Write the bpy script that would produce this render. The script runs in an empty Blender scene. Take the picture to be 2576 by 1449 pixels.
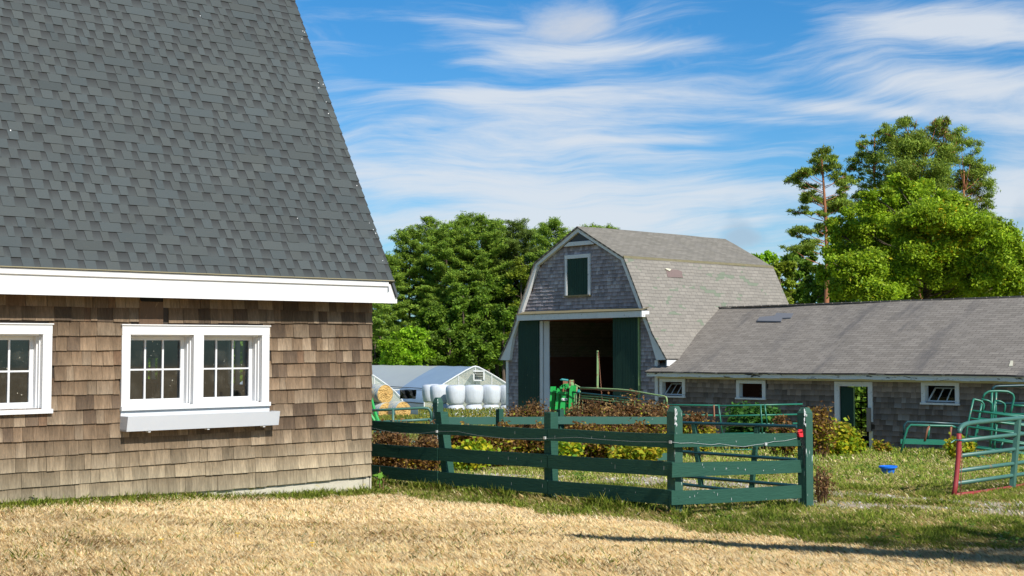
import bpy, math, random
import numpy as np
from mathutils import Vector
rnd = random.Random(7)
rng = np.random.default_rng(11)
C = bpy.context.scene.collection
EYE, F, CX, CY, HZ = 1.65, 3450.0, 1288.0, 724.5, 900.0
PITCH = math.atan((HZ - CY) / F)
ct, st = math.cos(PITCH), math.sin(PITCH)

def ray(x, y):
    u = (x - CX) / F; v = (CY - y) / F
    return (u, ct - v * st, st + v * ct)
def at(x, y, D):
    """world point seen along that line of sight at forward distance D"""
    d = ray(x, y); s = D / d[1]
    return Vector((d[0] * s, D, EYE + d[2] * s))

# ------------------------------------------------------------------ terrain
def sstep(t):
    t = np.clip(t, 0, 1); return t * t * (3 - 2 * t)
_lat = rng.random((256, 256))
def vn(x, y, s, seed=0):
    x = np.asarray(x, float) / s + seed * 17.3; y = np.asarray(y, float) / s + seed * 31.7
    xi = np.floor(x).astype(int); yi = np.floor(y).astype(int)
    fx = sstep(x - xi); fy = sstep(y - yi)
    a = _lat[xi % 256, yi % 256]; b = _lat[(xi + 1) % 256, yi % 256]
    c = _lat[xi % 256, (yi + 1) % 256]; d = _lat[(xi + 1) % 256, (yi + 1) % 256]
    return (a * (1 - fx) + b * fx) * (1 - fy) + (c * (1 - fx) + d * fx) * fy
def fbm(x, y, s, seed=0, o=4):
    t = 0; a = 1; n = 0
    for i in range(o):
        t = t + a * vn(x, y, s / 2 ** i, seed + i); n += a; a *= .55
    return t / n
def gz(X, Y):
    X = np.asarray(X, float); Y = np.asarray(Y, float)
    b = np.interp(Y, [-60, 15.5, 18, 39, 60, 92, 130, 400], [0, 0, -.06, -.93, -1.6, -2.5, -2.8, -2.8])
    b = b + .11 * sstep((-X - 1.5) / 3.5) * sstep((19 - Y) / 3)
    b = b + (fbm(X, Y, 2.5, 3, 3) - .5) * .06
    return b
def g1(X, Y): return float(gz(X, Y))

# ------------------------------------------------------------------ materials
def srgb(r, g, b):
    f = lambda c: (c / 255 / 12.92) if c / 255 <= .04045 else ((c / 255 + .055) / 1.055) ** 2.4
    return (f(r), f(g), f(b))
class N:
    def __init__(s, m): s.t = m.node_tree; s.n = s.t.nodes; s.l = s.t.links
    def add(s, typ, ins=None, **kw):
        n = s.n.new(typ)
        for k, v in kw.items(): setattr(n, k, v)
        for k, v in (ins or {}).items(): s.set(n.inputs[k], v)
        return n
    def set(s, sock, v):
        if isinstance(v, bpy.types.NodeSocket): s.l.new(v, sock)
        else:
            if hasattr(sock, 'default_value') and isinstance(v, tuple) and len(v) == 3 and len(sock.default_value) == 4: v = (*v, 1)
            sock.default_value = v
    def m(s, op, a, b=0.0, c=None, clamp=False):
        n = s.add('ShaderNodeMath', operation=op, use_clamp=clamp); s.set(n.inputs[0], a); s.set(n.inputs[1], b)
        if c is not None: s.set(n.inputs[2], c)
        return n.outputs[0]
    def mix(s, f, a, b, mode='MIX'):
        n = s.add('ShaderNodeMix', data_type='RGBA', blend_type=mode); s.set(n.inputs[0], f); s.set(n.inputs[6], a); s.set(n.inputs[7], b)
        return n.outputs[2]
    def ramp(s, v, lo, hi):
        n = s.add('ShaderNodeMapRange', clamp=True, interpolation_type='SMOOTHSTEP'); s.set(n.inputs[0], v); n.inputs[1].default_value = lo; n.inputs[2].default_value = hi
        return n.outputs[0]
    def noise(s, vec, scale=1, detail=4, rough=.55, stretch=(1, 1, 1), dist=0):
        mp = s.add('ShaderNodeMapping', {'Vector': vec, 'Scale': stretch})
        n = s.add('ShaderNodeTexNoise', {'Vector': mp.outputs[0], 'Scale': scale, 'Detail': detail, 'Roughness': rough, 'Distortion': dist})
        return n.outputs[0]
def base_mat(name):
    m = bpy.data.materials.new(name); m.use_nodes = True
    k = N(m); p = k.n['Principled BSDF']
    return m, k, p
def mat(name, col=(.5, .5, .5), rough=.75, attr=False, noises=(), bump=None, spec=.3, over=(), metal=0, transl=0):
    """noises: (scale, amount, stretch); over: (colour, scale, lo, hi, stretch)"""
    m, k, p = base_mat(name)
    tc = k.add('ShaderNodeTexCoord').outputs['Object']
    c = k.add('ShaderNodeAttribute', attribute_name='Col').outputs['Color'] if attr else k.add('ShaderNodeRGB').outputs[0]
    if not attr: c.node.outputs[0].default_value = (*col, 1)
    for sc, am, stx in noises:
        nz = k.noise(tc, sc, 5, .6, stx)
        v = k.m('ADD', k.m('MULTIPLY', nz, 2 * am), 1 - am)
        cc = k.add('ShaderNodeCombineXYZ', {0: v, 1: v, 2: v}).outputs[0]
        c = k.mix(1.0, c, cc, 'MULTIPLY')
    for oc, sc, lo, hi, stx in over:
        nz = k.noise(tc, sc, 6, .65, stx)
        c = k.mix(k.ramp(nz, lo, hi), c, oc)
    k.set(p.inputs['Base Color'], c)
    p.inputs['Roughness'].default_value = rough; p.inputs['Specular IOR Level'].default_value = spec; p.inputs['Metallic'].default_value = metal
    if bump:
        nz = k.noise(tc, bump[0], 5, .6, bump[2] if len(bump) > 2 else (1, 1, 1))
        b = k.add('ShaderNodeBump', {'Height': nz, 'Strength': bump[1], 'Distance': .02})
        k.set(p.inputs['Normal'], b.outputs[0])
    if transl:
        tr = k.add('ShaderNodeBsdfTranslucent', {'Color': c}); mx = k.add('ShaderNodeMixShader', {0: transl, 1: p.outputs[0], 2: tr.outputs[0]})
        k.l.new(mx.outputs[0], k.n['Material Output'].inputs[0])
    return m
M = {}
M['white'] = mat('white_paint', (.60, .60, .60), .55, noises=[(3, .04, (1, 1, 1)), (40, .03, (1, 1, .2))], bump=(60, .15, (1, 1, .15)), over=[((.35, .33, .30), 9, .68, .80, (1, 1, 3))])
M['white_old'] = mat('weathered_white_paint', (.60, .60, .60), .7, noises=[(5, .12, (1, 1, .4)), (30, .08, (1, 1, .2))], bump=(40, .3, (1, 1, .2)), over=[((.20, .18, .15), 6, .60, .72, (1, 1, 1.5))])
M['white_peel'] = mat('peeling_white_paint', (.60, .60, .58), .7, noises=[(5, .1, (1, 1, 1))], bump=(40, .4), over=[((.035, .03, .025), 2.2, .56, .62, (1, 1, 5)), ((.03, .03, .02), 9, .66, .70, (.6, .6, 2))])
M['cream'] = mat('cream_trim', (.50, .47, .36), .75, noises=[(4, .15, (1, 1, 1))])
M['cedar'] = mat('cedar_shingle', rough=.85, attr=True, noises=[(150, .45, (1, 1, .05)), (48, .55, (1, 1, .08)), (11, .45, (1, 1, .3)), (2.0, .2, (1, 1, 1))], bump=(160, .35, (1, 1, .05)), spec=.15)
M['grey_cedar'] = mat('grey_cedar_shingle', rough=.9, attr=True, noises=[(60, .26, (1, 1, .08)), (5, .15, (1, 1, 1))], bump=(80, .3, (1, 1, .08)), spec=.12)
M['asphalt_shingle'] = mat('charcoal_asphalt_shingle', rough=.92, attr=True, noises=[(420, .28, (1, 1, 1)), (60, .12, (1, 1, 1)), (1.1, .08, (1, 1, 1))], bump=(350, .25), spec=.15)
M['drip'] = mat('metal_drip_edge', (.24, .21, .13), .5)
M['brown_board'] = mat('stained_brown_board', (.10, .062, .038), .85, noises=[(70, .3, (1, 1, .1))], bump=(90, .3, (1, 1, .08)), over=[((.24, .17, .10), 11, .62, .70, (1, 1, .5))])
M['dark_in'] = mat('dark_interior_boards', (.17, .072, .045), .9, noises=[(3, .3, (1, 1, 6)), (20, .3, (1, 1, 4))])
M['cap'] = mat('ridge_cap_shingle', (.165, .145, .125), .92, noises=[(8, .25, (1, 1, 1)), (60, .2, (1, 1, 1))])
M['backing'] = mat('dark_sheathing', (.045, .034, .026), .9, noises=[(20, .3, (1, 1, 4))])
M['black'] = mat('black_void', (.008, .008, .008), .9)
M['soil'] = mat('interior_floor', (.04, .03, .022), .95, noises=[(3, .2, (1, 1, 1))])
M['concrete'] = mat('foundation_concrete', (.46, .42, .33), .9, noises=[(6, .2, (1, 1, 1)), (50, .12, (1, 1, 1))], bump=(40, .4), over=[((.40, .33, .07), 3, .58, .66, (1, 1, 3))])
M['teal_in'] = mat('teal_box_liner', (.03, .30, .32), .5)
M['box_grey'] = mat('window_box_paint', (.45, .47, .50), .4, noises=[(4, .03, (1, 1, 1))], bump=(80, .1, (1, 1, .2)))
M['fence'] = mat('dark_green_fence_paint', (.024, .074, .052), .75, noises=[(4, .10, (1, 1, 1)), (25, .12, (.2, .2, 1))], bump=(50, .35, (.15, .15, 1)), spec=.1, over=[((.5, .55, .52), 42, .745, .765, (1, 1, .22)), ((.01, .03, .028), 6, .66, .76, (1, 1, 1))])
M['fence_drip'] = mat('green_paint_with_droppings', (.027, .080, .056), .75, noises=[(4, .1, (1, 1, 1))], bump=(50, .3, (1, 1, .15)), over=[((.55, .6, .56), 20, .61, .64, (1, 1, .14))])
M['fence_far'] = mat('sun_tinted_fence_paint', (.045, .125, .095), .6, noises=[(4, .1, (1, 1, 1))], over=[((.5, .55, .52), 30, .68, .70, (1, 1, .25))])  # lighter copy of the fence paint, sunlight put into the colour
M['door_green'] = mat('dark_green_door', (.010, .038, .026), .75, noises=[(9, .3, (1, 1, .1)), (2, .15, (1, 1, 1))], bump=(30, .4, (1, 1, .06)), over=[((.22, .28, .24), 26, .70, .72, (1, 1, .12))])
M['green_tube'] = mat('green_gate_enamel', (.012, .135, .085), .4, noises=[(8, .2, (1, 1, 1))], over=[((.22, .10, .05), 7, .64, .70, (1, 1, 1)), ((.45, .45, .33), 20, .70, .74, (1, 1, 1))], spec=.5)
M['grey_green_tube'] = mat('faded_green_gate_enamel', (.045, .125, .098), .45, noises=[(8, .2, (1, 1, 1))], over=[((.28, .10, .06), 5, .66, .72, (1, 1, 1)), ((.5, .5, .42), 30, .70, .73, (1, 1, 1))], spec=.5)
M['blue_tube'] = mat('dark_blue_green_tube', (.008, .045, .052), .4, noises=[(8, .2, (1, 1, 1))], over=[((.12, .06, .04), 9, .66, .72, (1, 1, 1))], spec=.5)
M['red_tube'] = mat('worn_red_gate_paint', (.27, .035, .035), .5, noises=[(6, .3, (1, 1, 1))], over=[((.05, .12, .10), 6, .58, .64, (1, 1, 1))])
M['rust'] = mat('rusty_steel', (.22, .095, .055), .85, noises=[(12, .35, (1, 1, 1))], over=[((.22, .30, .14), 3, .60, .68, (1, 1, 1))])
M['pale_green'] = mat('chalky_green_pipe', (.20, .30, .13), .7, noises=[(12, .25, (1, 1, 1))], over=[((.24, .11, .06), 5, .56, .64, (1, 1, 1))])
M['bright_green'] = mat('bright_green_enamel', (.012, .30, .055), .45, noises=[(6, .2, (1, 1, 1))], over=[((.20, .09, .05), 8, .64, .70, (1, 1, 1))], spec=.5)
M['teal'] = mat('teal_cylinder', (.02, .22, .22), .4)
M['red'] = mat('red_plastic', (.62, .03, .04), .45)
M['wire'] = mat('galvanised_wire', (.55, .56, .55), .45, metal=.4)
M['cord'] = mat('black_cord', (.012, .014, .014), .6)
M['blue'] = mat('blue_plastic', (.01, .14, .62), .4, noises=[(10, .2, (1, 1, 1))])
M['hay'] = mat('straw_hay', (.46, .29, .10), .95, noises=[(5, .35, (1, 1, 1)), (16, .5, (1, 1, 1))], bump=(16, 1.0))
M['net'] = mat('bale_net_wrap', (.42, .42, .36), .7, noises=[(3, .2, (1, 1, 1))], over=[((.12, .22, .34), 2.5, .52, .60, (1, 3, 1))])
M['wrap'] = mat('white_silage_wrap', (.50, .525, .56), .35, noises=[(2.5, .10, (1, 1, 1)), (9, .12, (1, 1, .2))], bump=(9, 1.0, (1, 1, .2)), spec=.4)
M['moss'] = mat('mossy_wood', (.15, .13, .075), .9, noises=[(6, .3, (1, 1, 1))])
M['grey_wood'] = mat('grey_wood', (.20, .17, .14), .9, noises=[(30, .3, (1, 1, .1))])
M['bark'] = mat('brown_bark', (.085, .062, .045), .95, noises=[(8, .4, (1, 1, .3))], bump=(10, .8, (1, 1, .3)))
M['pine_bark'] = mat('orange_pine_bark', (.30, .125, .062), .95, noises=[(7, .35, (1, 1, .3))], bump=(10, .8, (1, 1, .3)))
M['stem'] = mat('dry_stems', (.13, .075, .04), .9, noises=[(8, .3, (1, 1, 1))])
M['leaf'] = mat('leaf_surface', rough=.55, attr=True, noises=[(1.5, .12, (1, 1, 1))], spec=.2, transl=.45)
M['needle'] = mat('needle_surface', rough=.6, attr=True, noises=[(.8, .14, (1, 1, 1))], spec=.2, transl=.35)
M['grass'] = mat('grass_blade', rough=.65, attr=True, spec=.15, transl=.35)
M['ground'] = mat('ground_soil', rough=.95, attr=True, noises=[(14, .22, (1, 1, 1)), (2.2, .16, (1, 1, 1)), (90, .25, (1, 1, 1))], bump=(60, .5), spec=.1)
M['vent'] = mat('grey_louvre', (.06, .065, .07), .8, noises=[(60, .5, (.2, .2, 6))])
M['patch'] = mat('bare_roof_deck', (.16, .115, .105), .9, noises=[(8, .2, (1, 1, 1))])
M['patch_dark'] = mat('newer_grey_shingle', (.13, .135, .15), .9, noises=[(40, .2, (1, 1, 1))])
M['curtain'] = mat('barn_tarp_white', (.55, .55, .57), .7, noises=[(2, .1, (1, 1, 1))])

def roof_mat(name, c1, c2, mortar, bw, bh, stains, green=None):
    m, k, p = base_mat(name)
    uv = k.add('ShaderNodeUVMap').outputs[0]
    tc = k.add('ShaderNodeTexCoord').outputs['Object']
    wob = k.noise(uv, 1.3, 3, .5)
    wv = k.add('ShaderNodeCombineXYZ', {0: 0.0, 1: k.m('MULTIPLY', k.m('SUBTRACT', wob, .5), .07), 2: 0.0}).outputs[0]
    uv2 = k.add('ShaderNodeVectorMath', {0: uv, 1: wv}, operation='ADD').outputs[0]
    br = k.add('ShaderNodeTexBrick', {'Vector': uv2, 'Color1': c1, 'Color2': c2, 'Mortar': mortar, 'Scale': 1.0, 'Mortar Size': .006, 'Mortar Smooth': .3, 'Bias': 0.0, 'Brick Width': bw, 'Row Height': bh})
    c = br.outputs[0]
    if green:
        b2 = k.add('ShaderNodeTexBrick', {'Vector': uv2, 'Color1': (0., 0., 0.), 'Color2': (1., 1., 1.), 'Mortar': (0., 0., 0.), 'Scale': 1.0, 'Mortar Size': .0, 'Bias': 0.0, 'Brick Width': bw, 'Row Height': bh})
        bwv = k.add('ShaderNodeRGBToBW', {0: b2.outputs[0]}).outputs[0]
        cl = k.noise(uv, .9, 2, .5, (1, 2.2, 1))
        f = k.m('MULTIPLY', k.ramp(bwv, .60, .62), k.ramp(cl, .56, .57))
        c = k.mix(k.m('MULTIPLY', f, .8), c, green)
    for col, sc, lo, hi, stx in stains:
        c = k.mix(k.ramp(k.noise(uv, sc, 6, .65, stx), lo, hi), c, col)
    gr = k.noise(tc, 60, 3, .6)
    v = k.m('ADD', k.m('MULTIPLY', gr, .5), .75)
    c = k.mix(1.0, c, k.add('ShaderNodeCombineXYZ', {0: v, 1: v, 2: v}).outputs[0], 'MULTIPLY')
    k.set(p.inputs['Base Color'], c); p.inputs['Roughness'].default_value = .92; p.inputs['Specular IOR Level'].default_value = .15
    b = k.add('ShaderNodeBump', {'Height': br.outputs[1], 'Strength': .6, 'Distance': .01}, invert=True)
    k.set(p.inputs['Normal'], b.outputs[0])
    return m
M['barn_roof'] = roof_mat('aged_barn_shingle', (.190, .172, .148), (.235, .212, .182), (.10, .09, .08), .30, .13,
    [((.20, .185, .17), 1.2, .58, .85, (1, .5, 1))], (.135, .165, .115))
M['barn_roof_top'] = roof_mat('aged_barn_upper_shingle', (.155, .142, .118), (.20, .182, .155), (.07, .062, .055), .30, .13,
    [((.13, .12, .11), 1.2, .50, .80, (1, .4, 1)), ((.5, .42, .35), 5, .74, .77, (1, 1, 1))])
M['shed_roof'] = roof_mat('aged_shed_shingle', (.172, .152, .130), (.225, .20, .172), (.055, .048, .045), .30, .125,
    [((.10, .092, .088), .55, .50, .72, (1.6, .35, 1)), ((.31, .28, .24), .8, .60, .85, (1.2, .4, 1)), ((.42, .40, .24), 11, .72, .75, (1, 1, 1))])

def glass_mat(name, dirt=.7, tint=(.85, .9, .9), refl=1.0):
    m, k, p = base_mat(name)
    k.n.remove(p)
    tc = k.add('ShaderNodeTexCoord').outputs['Object']
    tr = k.add('ShaderNodeBsdfTransparent', {'Color': tint}); gl = k.add('ShaderNodeBsdfGlossy', {'Color': (.9, .95, 1.), 'Roughness': .03})
    fr = k.add('ShaderNodeFresnel', {'IOR': 1.7}).outputs[0]
    mx = k.add('ShaderNodeMixShader', {0: k.m('MULTIPLY', fr, refl), 1: tr.outputs[0], 2: gl.outputs[0]})
    df = k.add('ShaderNodeBsdfDiffuse', {'Color': (.55, .52, .42)})
    nz = k.noise(tc, 38, 3, .6); n2 = k.noise(tc, 5, 4, .7)
    f = k.m('ADD', k.m('MULTIPLY', k.ramp(nz, dirt, dirt + .03), .7), k.m('MULTIPLY', k.ramp(n2, .45, .85), .06), clamp=True)
    m2 = k.add('ShaderNodeMixShader', {0: f, 1: mx.outputs[0], 2: df.outputs[0]})
    k.l.new(m2.outputs[0], k.n['Material Output'].inputs[0])
    return m
M['glass'] = glass_mat('window_glass')
def film_mat(name, ca, cb):
    m, k, p = base_mat(name)
    tc = k.add('ShaderNodeTexCoord').outputs['Object']
    nz = k.noise(tc, .8, 4, .6); c = k.mix(k.ramp(nz, .3, .8), ca, cb)
    k.set(p.inputs['Base Color'], c); p.inputs['Roughness'].default_value = .3
    tr = k.add('ShaderNodeBsdfTranslucent', {'Color': (.7, .75, .75)}); mx = k.add('ShaderNodeMixShader', {0: .55 if name == 'greenhouse_film' else .35, 1: p.outputs[0], 2: tr.outputs[0]})
    k.l.new(mx.outputs[0], k.n['Material Output'].inputs[0]); return m
M['film'] = film_mat('greenhouse_film', (.82, .84, .86), (.74, .77, .80)); M['film_shade_tint'] = film_mat('shade_tinted_greenhouse_film', (.34, .46, .64), (.28, .39, .56))  # second film carries the shade on the tunnel's near stretch in its colour
M['clear_film'] = glass_mat('clear_greenhouse_film', dirt=.5, tint=(.75, .78, .70), refl=.8)

# ------------------------------------------------------------------ mesh helpers
ORG = {}
def tag(o, label=None, cat=None, group=None, kind=None):
    if label: o['label'] = label
    if cat: o['category'] = cat
    if group: o['group'] = group
    if kind: o['kind'] = kind
    return o
def thing(name, label, cat, loc, group=None):
    o = bpy.data.objects.new(name, None); C.objects.link(o); o.empty_display_size = .3
    o.location = loc; ORG[o.name] = Vector(loc)
    return tag(o, label, cat, group)
class MB:
    def __init__(s): s.v = []; s.f = []; s.c = []; s.uv = []; s.col = (1, 1, 1); s.hascol = False; s.hasuv = False
    def add(s, vs, fs, col=None, uvs=None):
        b = len(s.v); s.v += [tuple(p) for p in vs]; s.f += [tuple(i + b for i in q) for q in fs]
        s.c += [tuple(col or (1, 1, 1))] * len(vs)
        if col: s.hascol = True
        if uvs: s.hasuv = True
        s.uv += list(uvs) if uvs else [(0, 0)] * len(vs)
        return s
    def hexa(s, p, col=None):
        """p: 4 front points then the 4 back points, both counterclockwise seen from the front"""
        return s.add(p, [(0, 1, 2, 3), (7, 6, 5, 4), (0, 4, 5, 1), (1, 5, 6, 2), (2, 6, 7, 3), (3, 7, 4, 0)], col)
    def wbox(s, W, a0, a1, h0, h1, o0, o1, col=None):
        """o1 is the outer face"""
        return s.hexa([W.P(a0, h0, o1), W.P(a1, h0, o1), W.P(a1, h1, o1), W.P(a0, h1, o1), W.P(a0, h0, o0), W.P(a1, h0, o0), W.P(a1, h1, o0), W.P(a0, h1, o0)], col)
    def wpoly(s, W, pts, o0, o1, col=None):
        """pts: (a,h) list counterclockwise seen from outside"""
        n = len(pts); vs = [W.P(a, h, o1) for a, h in pts] + [W.P(a, h, o0) for a, h in pts]
        fs = [tuple(range(n)), tuple(range(2 * n - 1, n - 1, -1))] + [(i, i + n, (i + 1) % n + n, (i + 1) % n) for i in range(n)]
        return s.add(vs, fs, col)
    def tube(s, pts, r, n=8, col=None, cap=True):
        pts = [Vector(p) for p in pts]; R = r if isinstance(r, (list, tuple)) else [r] * len(pts)
        vs = []; fs = []; up = Vector((0, 0, 1))
        t0 = (pts[1] - pts[0]).normalized()
        side = t0.cross(up if abs(t0.z) < .9 else Vector((1, 0, 0))).normalized()
        for i, p in enumerate(pts):
            t = (pts[min(i + 1, len(pts) - 1)] - pts[max(i - 1, 0)]).normalized()
            side = (side - t * side.dot(t)).normalized(); b = t.cross(side)
            for j in range(n):
                a = 2 * math.pi * j / n; vs.append(p + (side * math.cos(a) + b * math.sin(a)) * R[i])
        for i in range(len(pts) - 1):
            for j in range(n):
                fs.append((i * n + j, i * n + (j + 1) % n, (i + 1) * n + (j + 1) % n, (i + 1) * n + j))
        if cap: fs += [tuple(range(n - 1, -1, -1)), tuple(range((len(pts) - 1) * n, len(pts) * n))]
        return s.add(vs, fs, col)
    def obox(s, c, ax, ay, az):
        c, ax, ay, az = map(Vector, (c, ax, ay, az))
        f = [c - ax - ay - az, c + ax - ay - az, c + ax - ay + az, c - ax - ay + az]; b = [q + ay * 2 for q in f]
        return s.hexa(f + b)
    def build(s, name, m, parent=None, smooth=False, base=None):
        if parent is not None: org = ORG[parent.name]
        elif base is not None: org = Vector(base)
        else: org = Vector((0, 0, 0))
        me = bpy.data.meshes.new(name)
        me.from_pydata([(x - org.x, y - org.y, z - org.z) for x, y, z in s.v], [], s.f)
        if s.hascol:
            a = me.color_attributes.new('Col', 'FLOAT_COLOR', 'POINT')
            a.data.foreach_set('color', np.array([(*c, 1) for c in s.c], dtype=np.float32).ravel())
        if s.hasuv:
            u = me.uv_layers.new(name='UVMap'); idx = np.zeros(len(me.loops), dtype=np.int32); me.loops.foreach_get('vertex_index', idx)
            u.data.foreach_set('uv', np.array(s.uv, dtype=np.float32)[idx].ravel())
        me.materials.append(m)
        if smooth: me.polygons.foreach_set('use_smooth', [True] * len(me.polygons))
        me.update()
        o = bpy.data.objects.new(name, me); C.objects.link(o)
        if parent is not None: o.parent = parent; ORG[o.name] = ORG[parent.name]
        else: o.location = org; ORG[o.name] = org
        return o
def np_mesh(name, V, k, cols, m, parent=None, base=None):
    """V (N*k,3): N separate k-gons; cols (N,3)"""
    org = ORG[parent.name] if parent is not None else Vector(base or (0, 0, 0))
    n = len(V) // k; me = bpy.data.meshes.new(name)
    V = np.asarray(V, dtype=np.float32) - np.array(org, dtype=np.float32)
    me.vertices.add(len(V)); me.vertices.foreach_set('co', V.ravel())
    me.loops.add(n * k); me.loops.foreach_set('vertex_index', np.arange(n * k, dtype=np.int32))
    me.polygons.add(n); me.polygons.foreach_set('loop_start', np.arange(n, dtype=np.int32) * k)
    me.update(calc_edges=True)
    a = me.color_attributes.new('Col', 'FLOAT_COLOR', 'POINT')
    cc = np.ones((n * k, 4), dtype=np.float32); cc[:, :3] = np.repeat(cols, k, axis=0); a.data.foreach_set('color', cc.ravel())
    me.materials.append(m)
    o = bpy.data.objects.new(name, me); C.objects.link(o)
    if parent is not None: o.parent = parent; ORG[o.name] = ORG[parent.name]
    else: o.location = org; ORG[o.name] = org
    return o

class Wall:
    """a vertical plane: a runs to the right, h up, o outwards towards the camera"""
    def __init__(s, x, D, vp=None, x2=None, D2=None, tilt=0.0):
        s.tilt = tilt
        s.O = Vector(((x - CX) / F * D, D, 0))
        if vp is not None:
            t = Vector(((vp - CX) / F, 1, 0))
            if vp < CX: t = -t
        else: t = Vector(((x2 - CX) / F * D2, D2, 0)) - s.O
        s.t = t.normalized(); s.n = Vector((s.t.y, -s.t.x, 0))
    def P(s, a, h, o=0): 
        q = s.O + s.t * a + s.n * o; return Vector((q.x, q.y, h + a * s.tilt))
    def pix(s, x, y, o=0):
        d = Vector(ray(x, y)); c = Vector((0, 0, EYE))
        k = (o - (c - s.O).dot(s.n)) / d.dot(s.n); q = c + d * k
        aa = (q - s.O).dot(s.t); return (aa, q.z - aa * s.tilt)
def clip(poly, conv):
    out = list(poly)
    for i in range(len(conv)):
        ax, ay = conv[i]; bx, by = conv[(i + 1) % len(conv)]
        inp = out; out = []
        side = lambda p: (bx - ax) * (p[1] - ay) - (by - ay) * (p[0] - ax)
        for j in range(len(inp)):
            p, q = inp[j], inp[(j + 1) % len(inp)]; sp, sq = side(p), side(q)
            if sp >= 0: out.append(p)
            if (sp > 0 and sq < 0) or (sp < 0 and sq > 0):
                t = sp / (sp - sq); out.append((p[0] + (q[0] - p[0]) * t, p[1] + (q[1] - p[1]) * t))
        if not out: return []
    return out
def backing(mb, W, a0, a1, h0, h1, holes, o0, o1, conv=None):
    A = sorted({a0, a1, *[x for r in holes for x in (r[0], r[1])]}); H = sorted({h0, h1, *[x for r in holes for x in (r[2], r[3])]})
    A = [x for x in A if a0 <= x <= a1]; H = [x for x in H if h0 <= x <= h1]
    for i in range(len(A) - 1):
        for j in range(len(H) - 1):
            ca, ch = (A[i] + A[i + 1]) / 2, (H[j] + H[j + 1]) / 2
            if any(r[0] < ca < r[1] and r[2] < ch < r[3] for r in holes): continue
            q = [(A[i], H[j]), (A[i + 1], H[j]), (A[i + 1], H[j + 1]), (A[i], H[j + 1])]
            if conv: q = clip(q, conv)
            if len(q) < 3: continue
            n = len(q)
            mb.add([W.P(a, h, o1) for a, h in q], [tuple(range(n))]); mb.add([W.P(a, h, o0) for a, h in q], [tuple(range(n - 1, -1, -1))])
def shingle_rows(W, a0, a1, rows, wr, inside, colf, th=.014, lap=.03, o=.0, jit=.006, seed=1, amax=1e9):
    """rows: list of (bottom h function of a, top h function of a)"""
    r = random.Random(seed); mb = MB()
    for k, (hb, ht) in enumerate(rows):
        a = a0 - r.random() * .2
        while a < a1:
            w = r.uniform(*wr)
            if a + w > amax: w = max(.02, amax - a)
            if a >= amax: break
            ca = a + w / 2
            b = hb(ca); t = ht(ca)
            if inside(ca, (b + t) / 2):
                j = r.uniform(-jit, jit); e = r.uniform(.0, .004); tt = r.uniform(.7, 1.15) * th; sk = r.uniform(-jit, jit) * .6
                g = .0015
                f = [W.P(a + g, hb(a) + j - sk, o + tt + e), W.P(a + w - g, hb(a + w) + j + sk, o + tt + e), W.P(a + w - g, ht(a + w) + lap, o + .003), W.P(a + g, ht(a) + lap, o + .003)]
                bk = [W.P(a + g, hb(a) + j - sk, o), W.P(a + w - g, hb(a + w) + j + sk, o)]
                vs = f + bk
                c_ = colf(r, ca, (b + t) / 2, k); mb.add(vs, [(0, 1, 2, 3), (0, 4, 5, 1), (0, 3, 4), (1, 5, 2)], c_)
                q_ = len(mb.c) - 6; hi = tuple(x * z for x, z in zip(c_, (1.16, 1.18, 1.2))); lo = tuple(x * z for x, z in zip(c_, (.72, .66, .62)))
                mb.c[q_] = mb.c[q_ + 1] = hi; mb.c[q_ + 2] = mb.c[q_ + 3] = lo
            a += w
    return mb
# =================================================================== cedar building on the left
WL = Wall(936, 17.1, vp=5250, tilt=.0068)
cedar = thing('cedar_barn', 'brown cedar shingled barn with steep charcoal roof and white fascia', 'barn', WL.P(-3, 0, -4))
hB = WL.pix(915, 1199)[1]; hF = WL.pix(930, 766)[1]; AL = -17.0; DEP = 6.5
w1 = (WL.pix(306, 930, .03)[0], WL.pix(677, 930, .03)[0]); wt = WL.pix(490, 819.8, .03)[1]; wb = WL.pix(490, 1027, .03)[1]
w2r = WL.pix(130, 930, .03)[0]; ww = w1[1] - w1[0]; w2 = (w2r - ww, w2r)
cw = WL.pix(327.4, 930, .03)[0] - w1[0]; hc = WL.pix(500, 820, .03)[1] - WL.pix(500, 842.5, .03)[1]
mullL = WL.pix(486.7, 930, .03)[0] - w1[0]; mullR = WL.pix(511.8, 930, .03)[0] - w1[0]
sill_h = .045
def holes_for(w): return [(w[0] + cw, w[0] + mullL, wb + sill_h, wt - hc), (w[0] + mullR, w[1] - cw, wb + sill_h, wt - hc)]
wins = [w1, w2, (w2[0] - 2.6, w2[0] - 2.6 + ww)]
holesL = [h for w in wins for h in holes_for(w)]
mb = MB(); backing(mb, WL, AL, 0, hB + .01, hF + .25, holesL, -.12, -.004)
# end wall, far wall with two openings, left wall
backing(mb, WL, AL, 0, -.2, hF + .25, [], -DEP, -DEP + .1)
BE = math.radians(59.5); oE = .30; QL = 5.2; hE = WL.pix(975, 708, oE)[1]; rk = WL.pix(990, 710, oE)[0]
def RP(a, q, up=0): return WL.P(a, hE + q * math.sin(BE) + up * math.cos(BE), oE - q * math.cos(BE) + up * math.sin(BE))
kh, ko = hE + QL * math.sin(BE), oE - QL * math.cos(BE); ridge_h = kh + (DEP / 2 + ko) * math.tan(math.radians(28))
class EndWall:
    P = staticmethod(lambda s, h, o=0: WL.P(o - .02, h, -s))
    @staticmethod
    def pix(x, y):
        d = Vector(ray(x, y)); c = Vector((0, 0, EYE)); k = -(c - WL.O).dot(WL.t) / d.dot(WL.t); q = c + d * k; return (-(q - WL.O).dot(WL.n), q.z)
prof_ = [(0, -.2), (DEP, -.2), (DEP, hE - .45), (DEP + ko - .25, kh - .3), (DEP / 2, ridge_h - .25), (-ko + .25, kh - .3), (0, hE - .45)]
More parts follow.
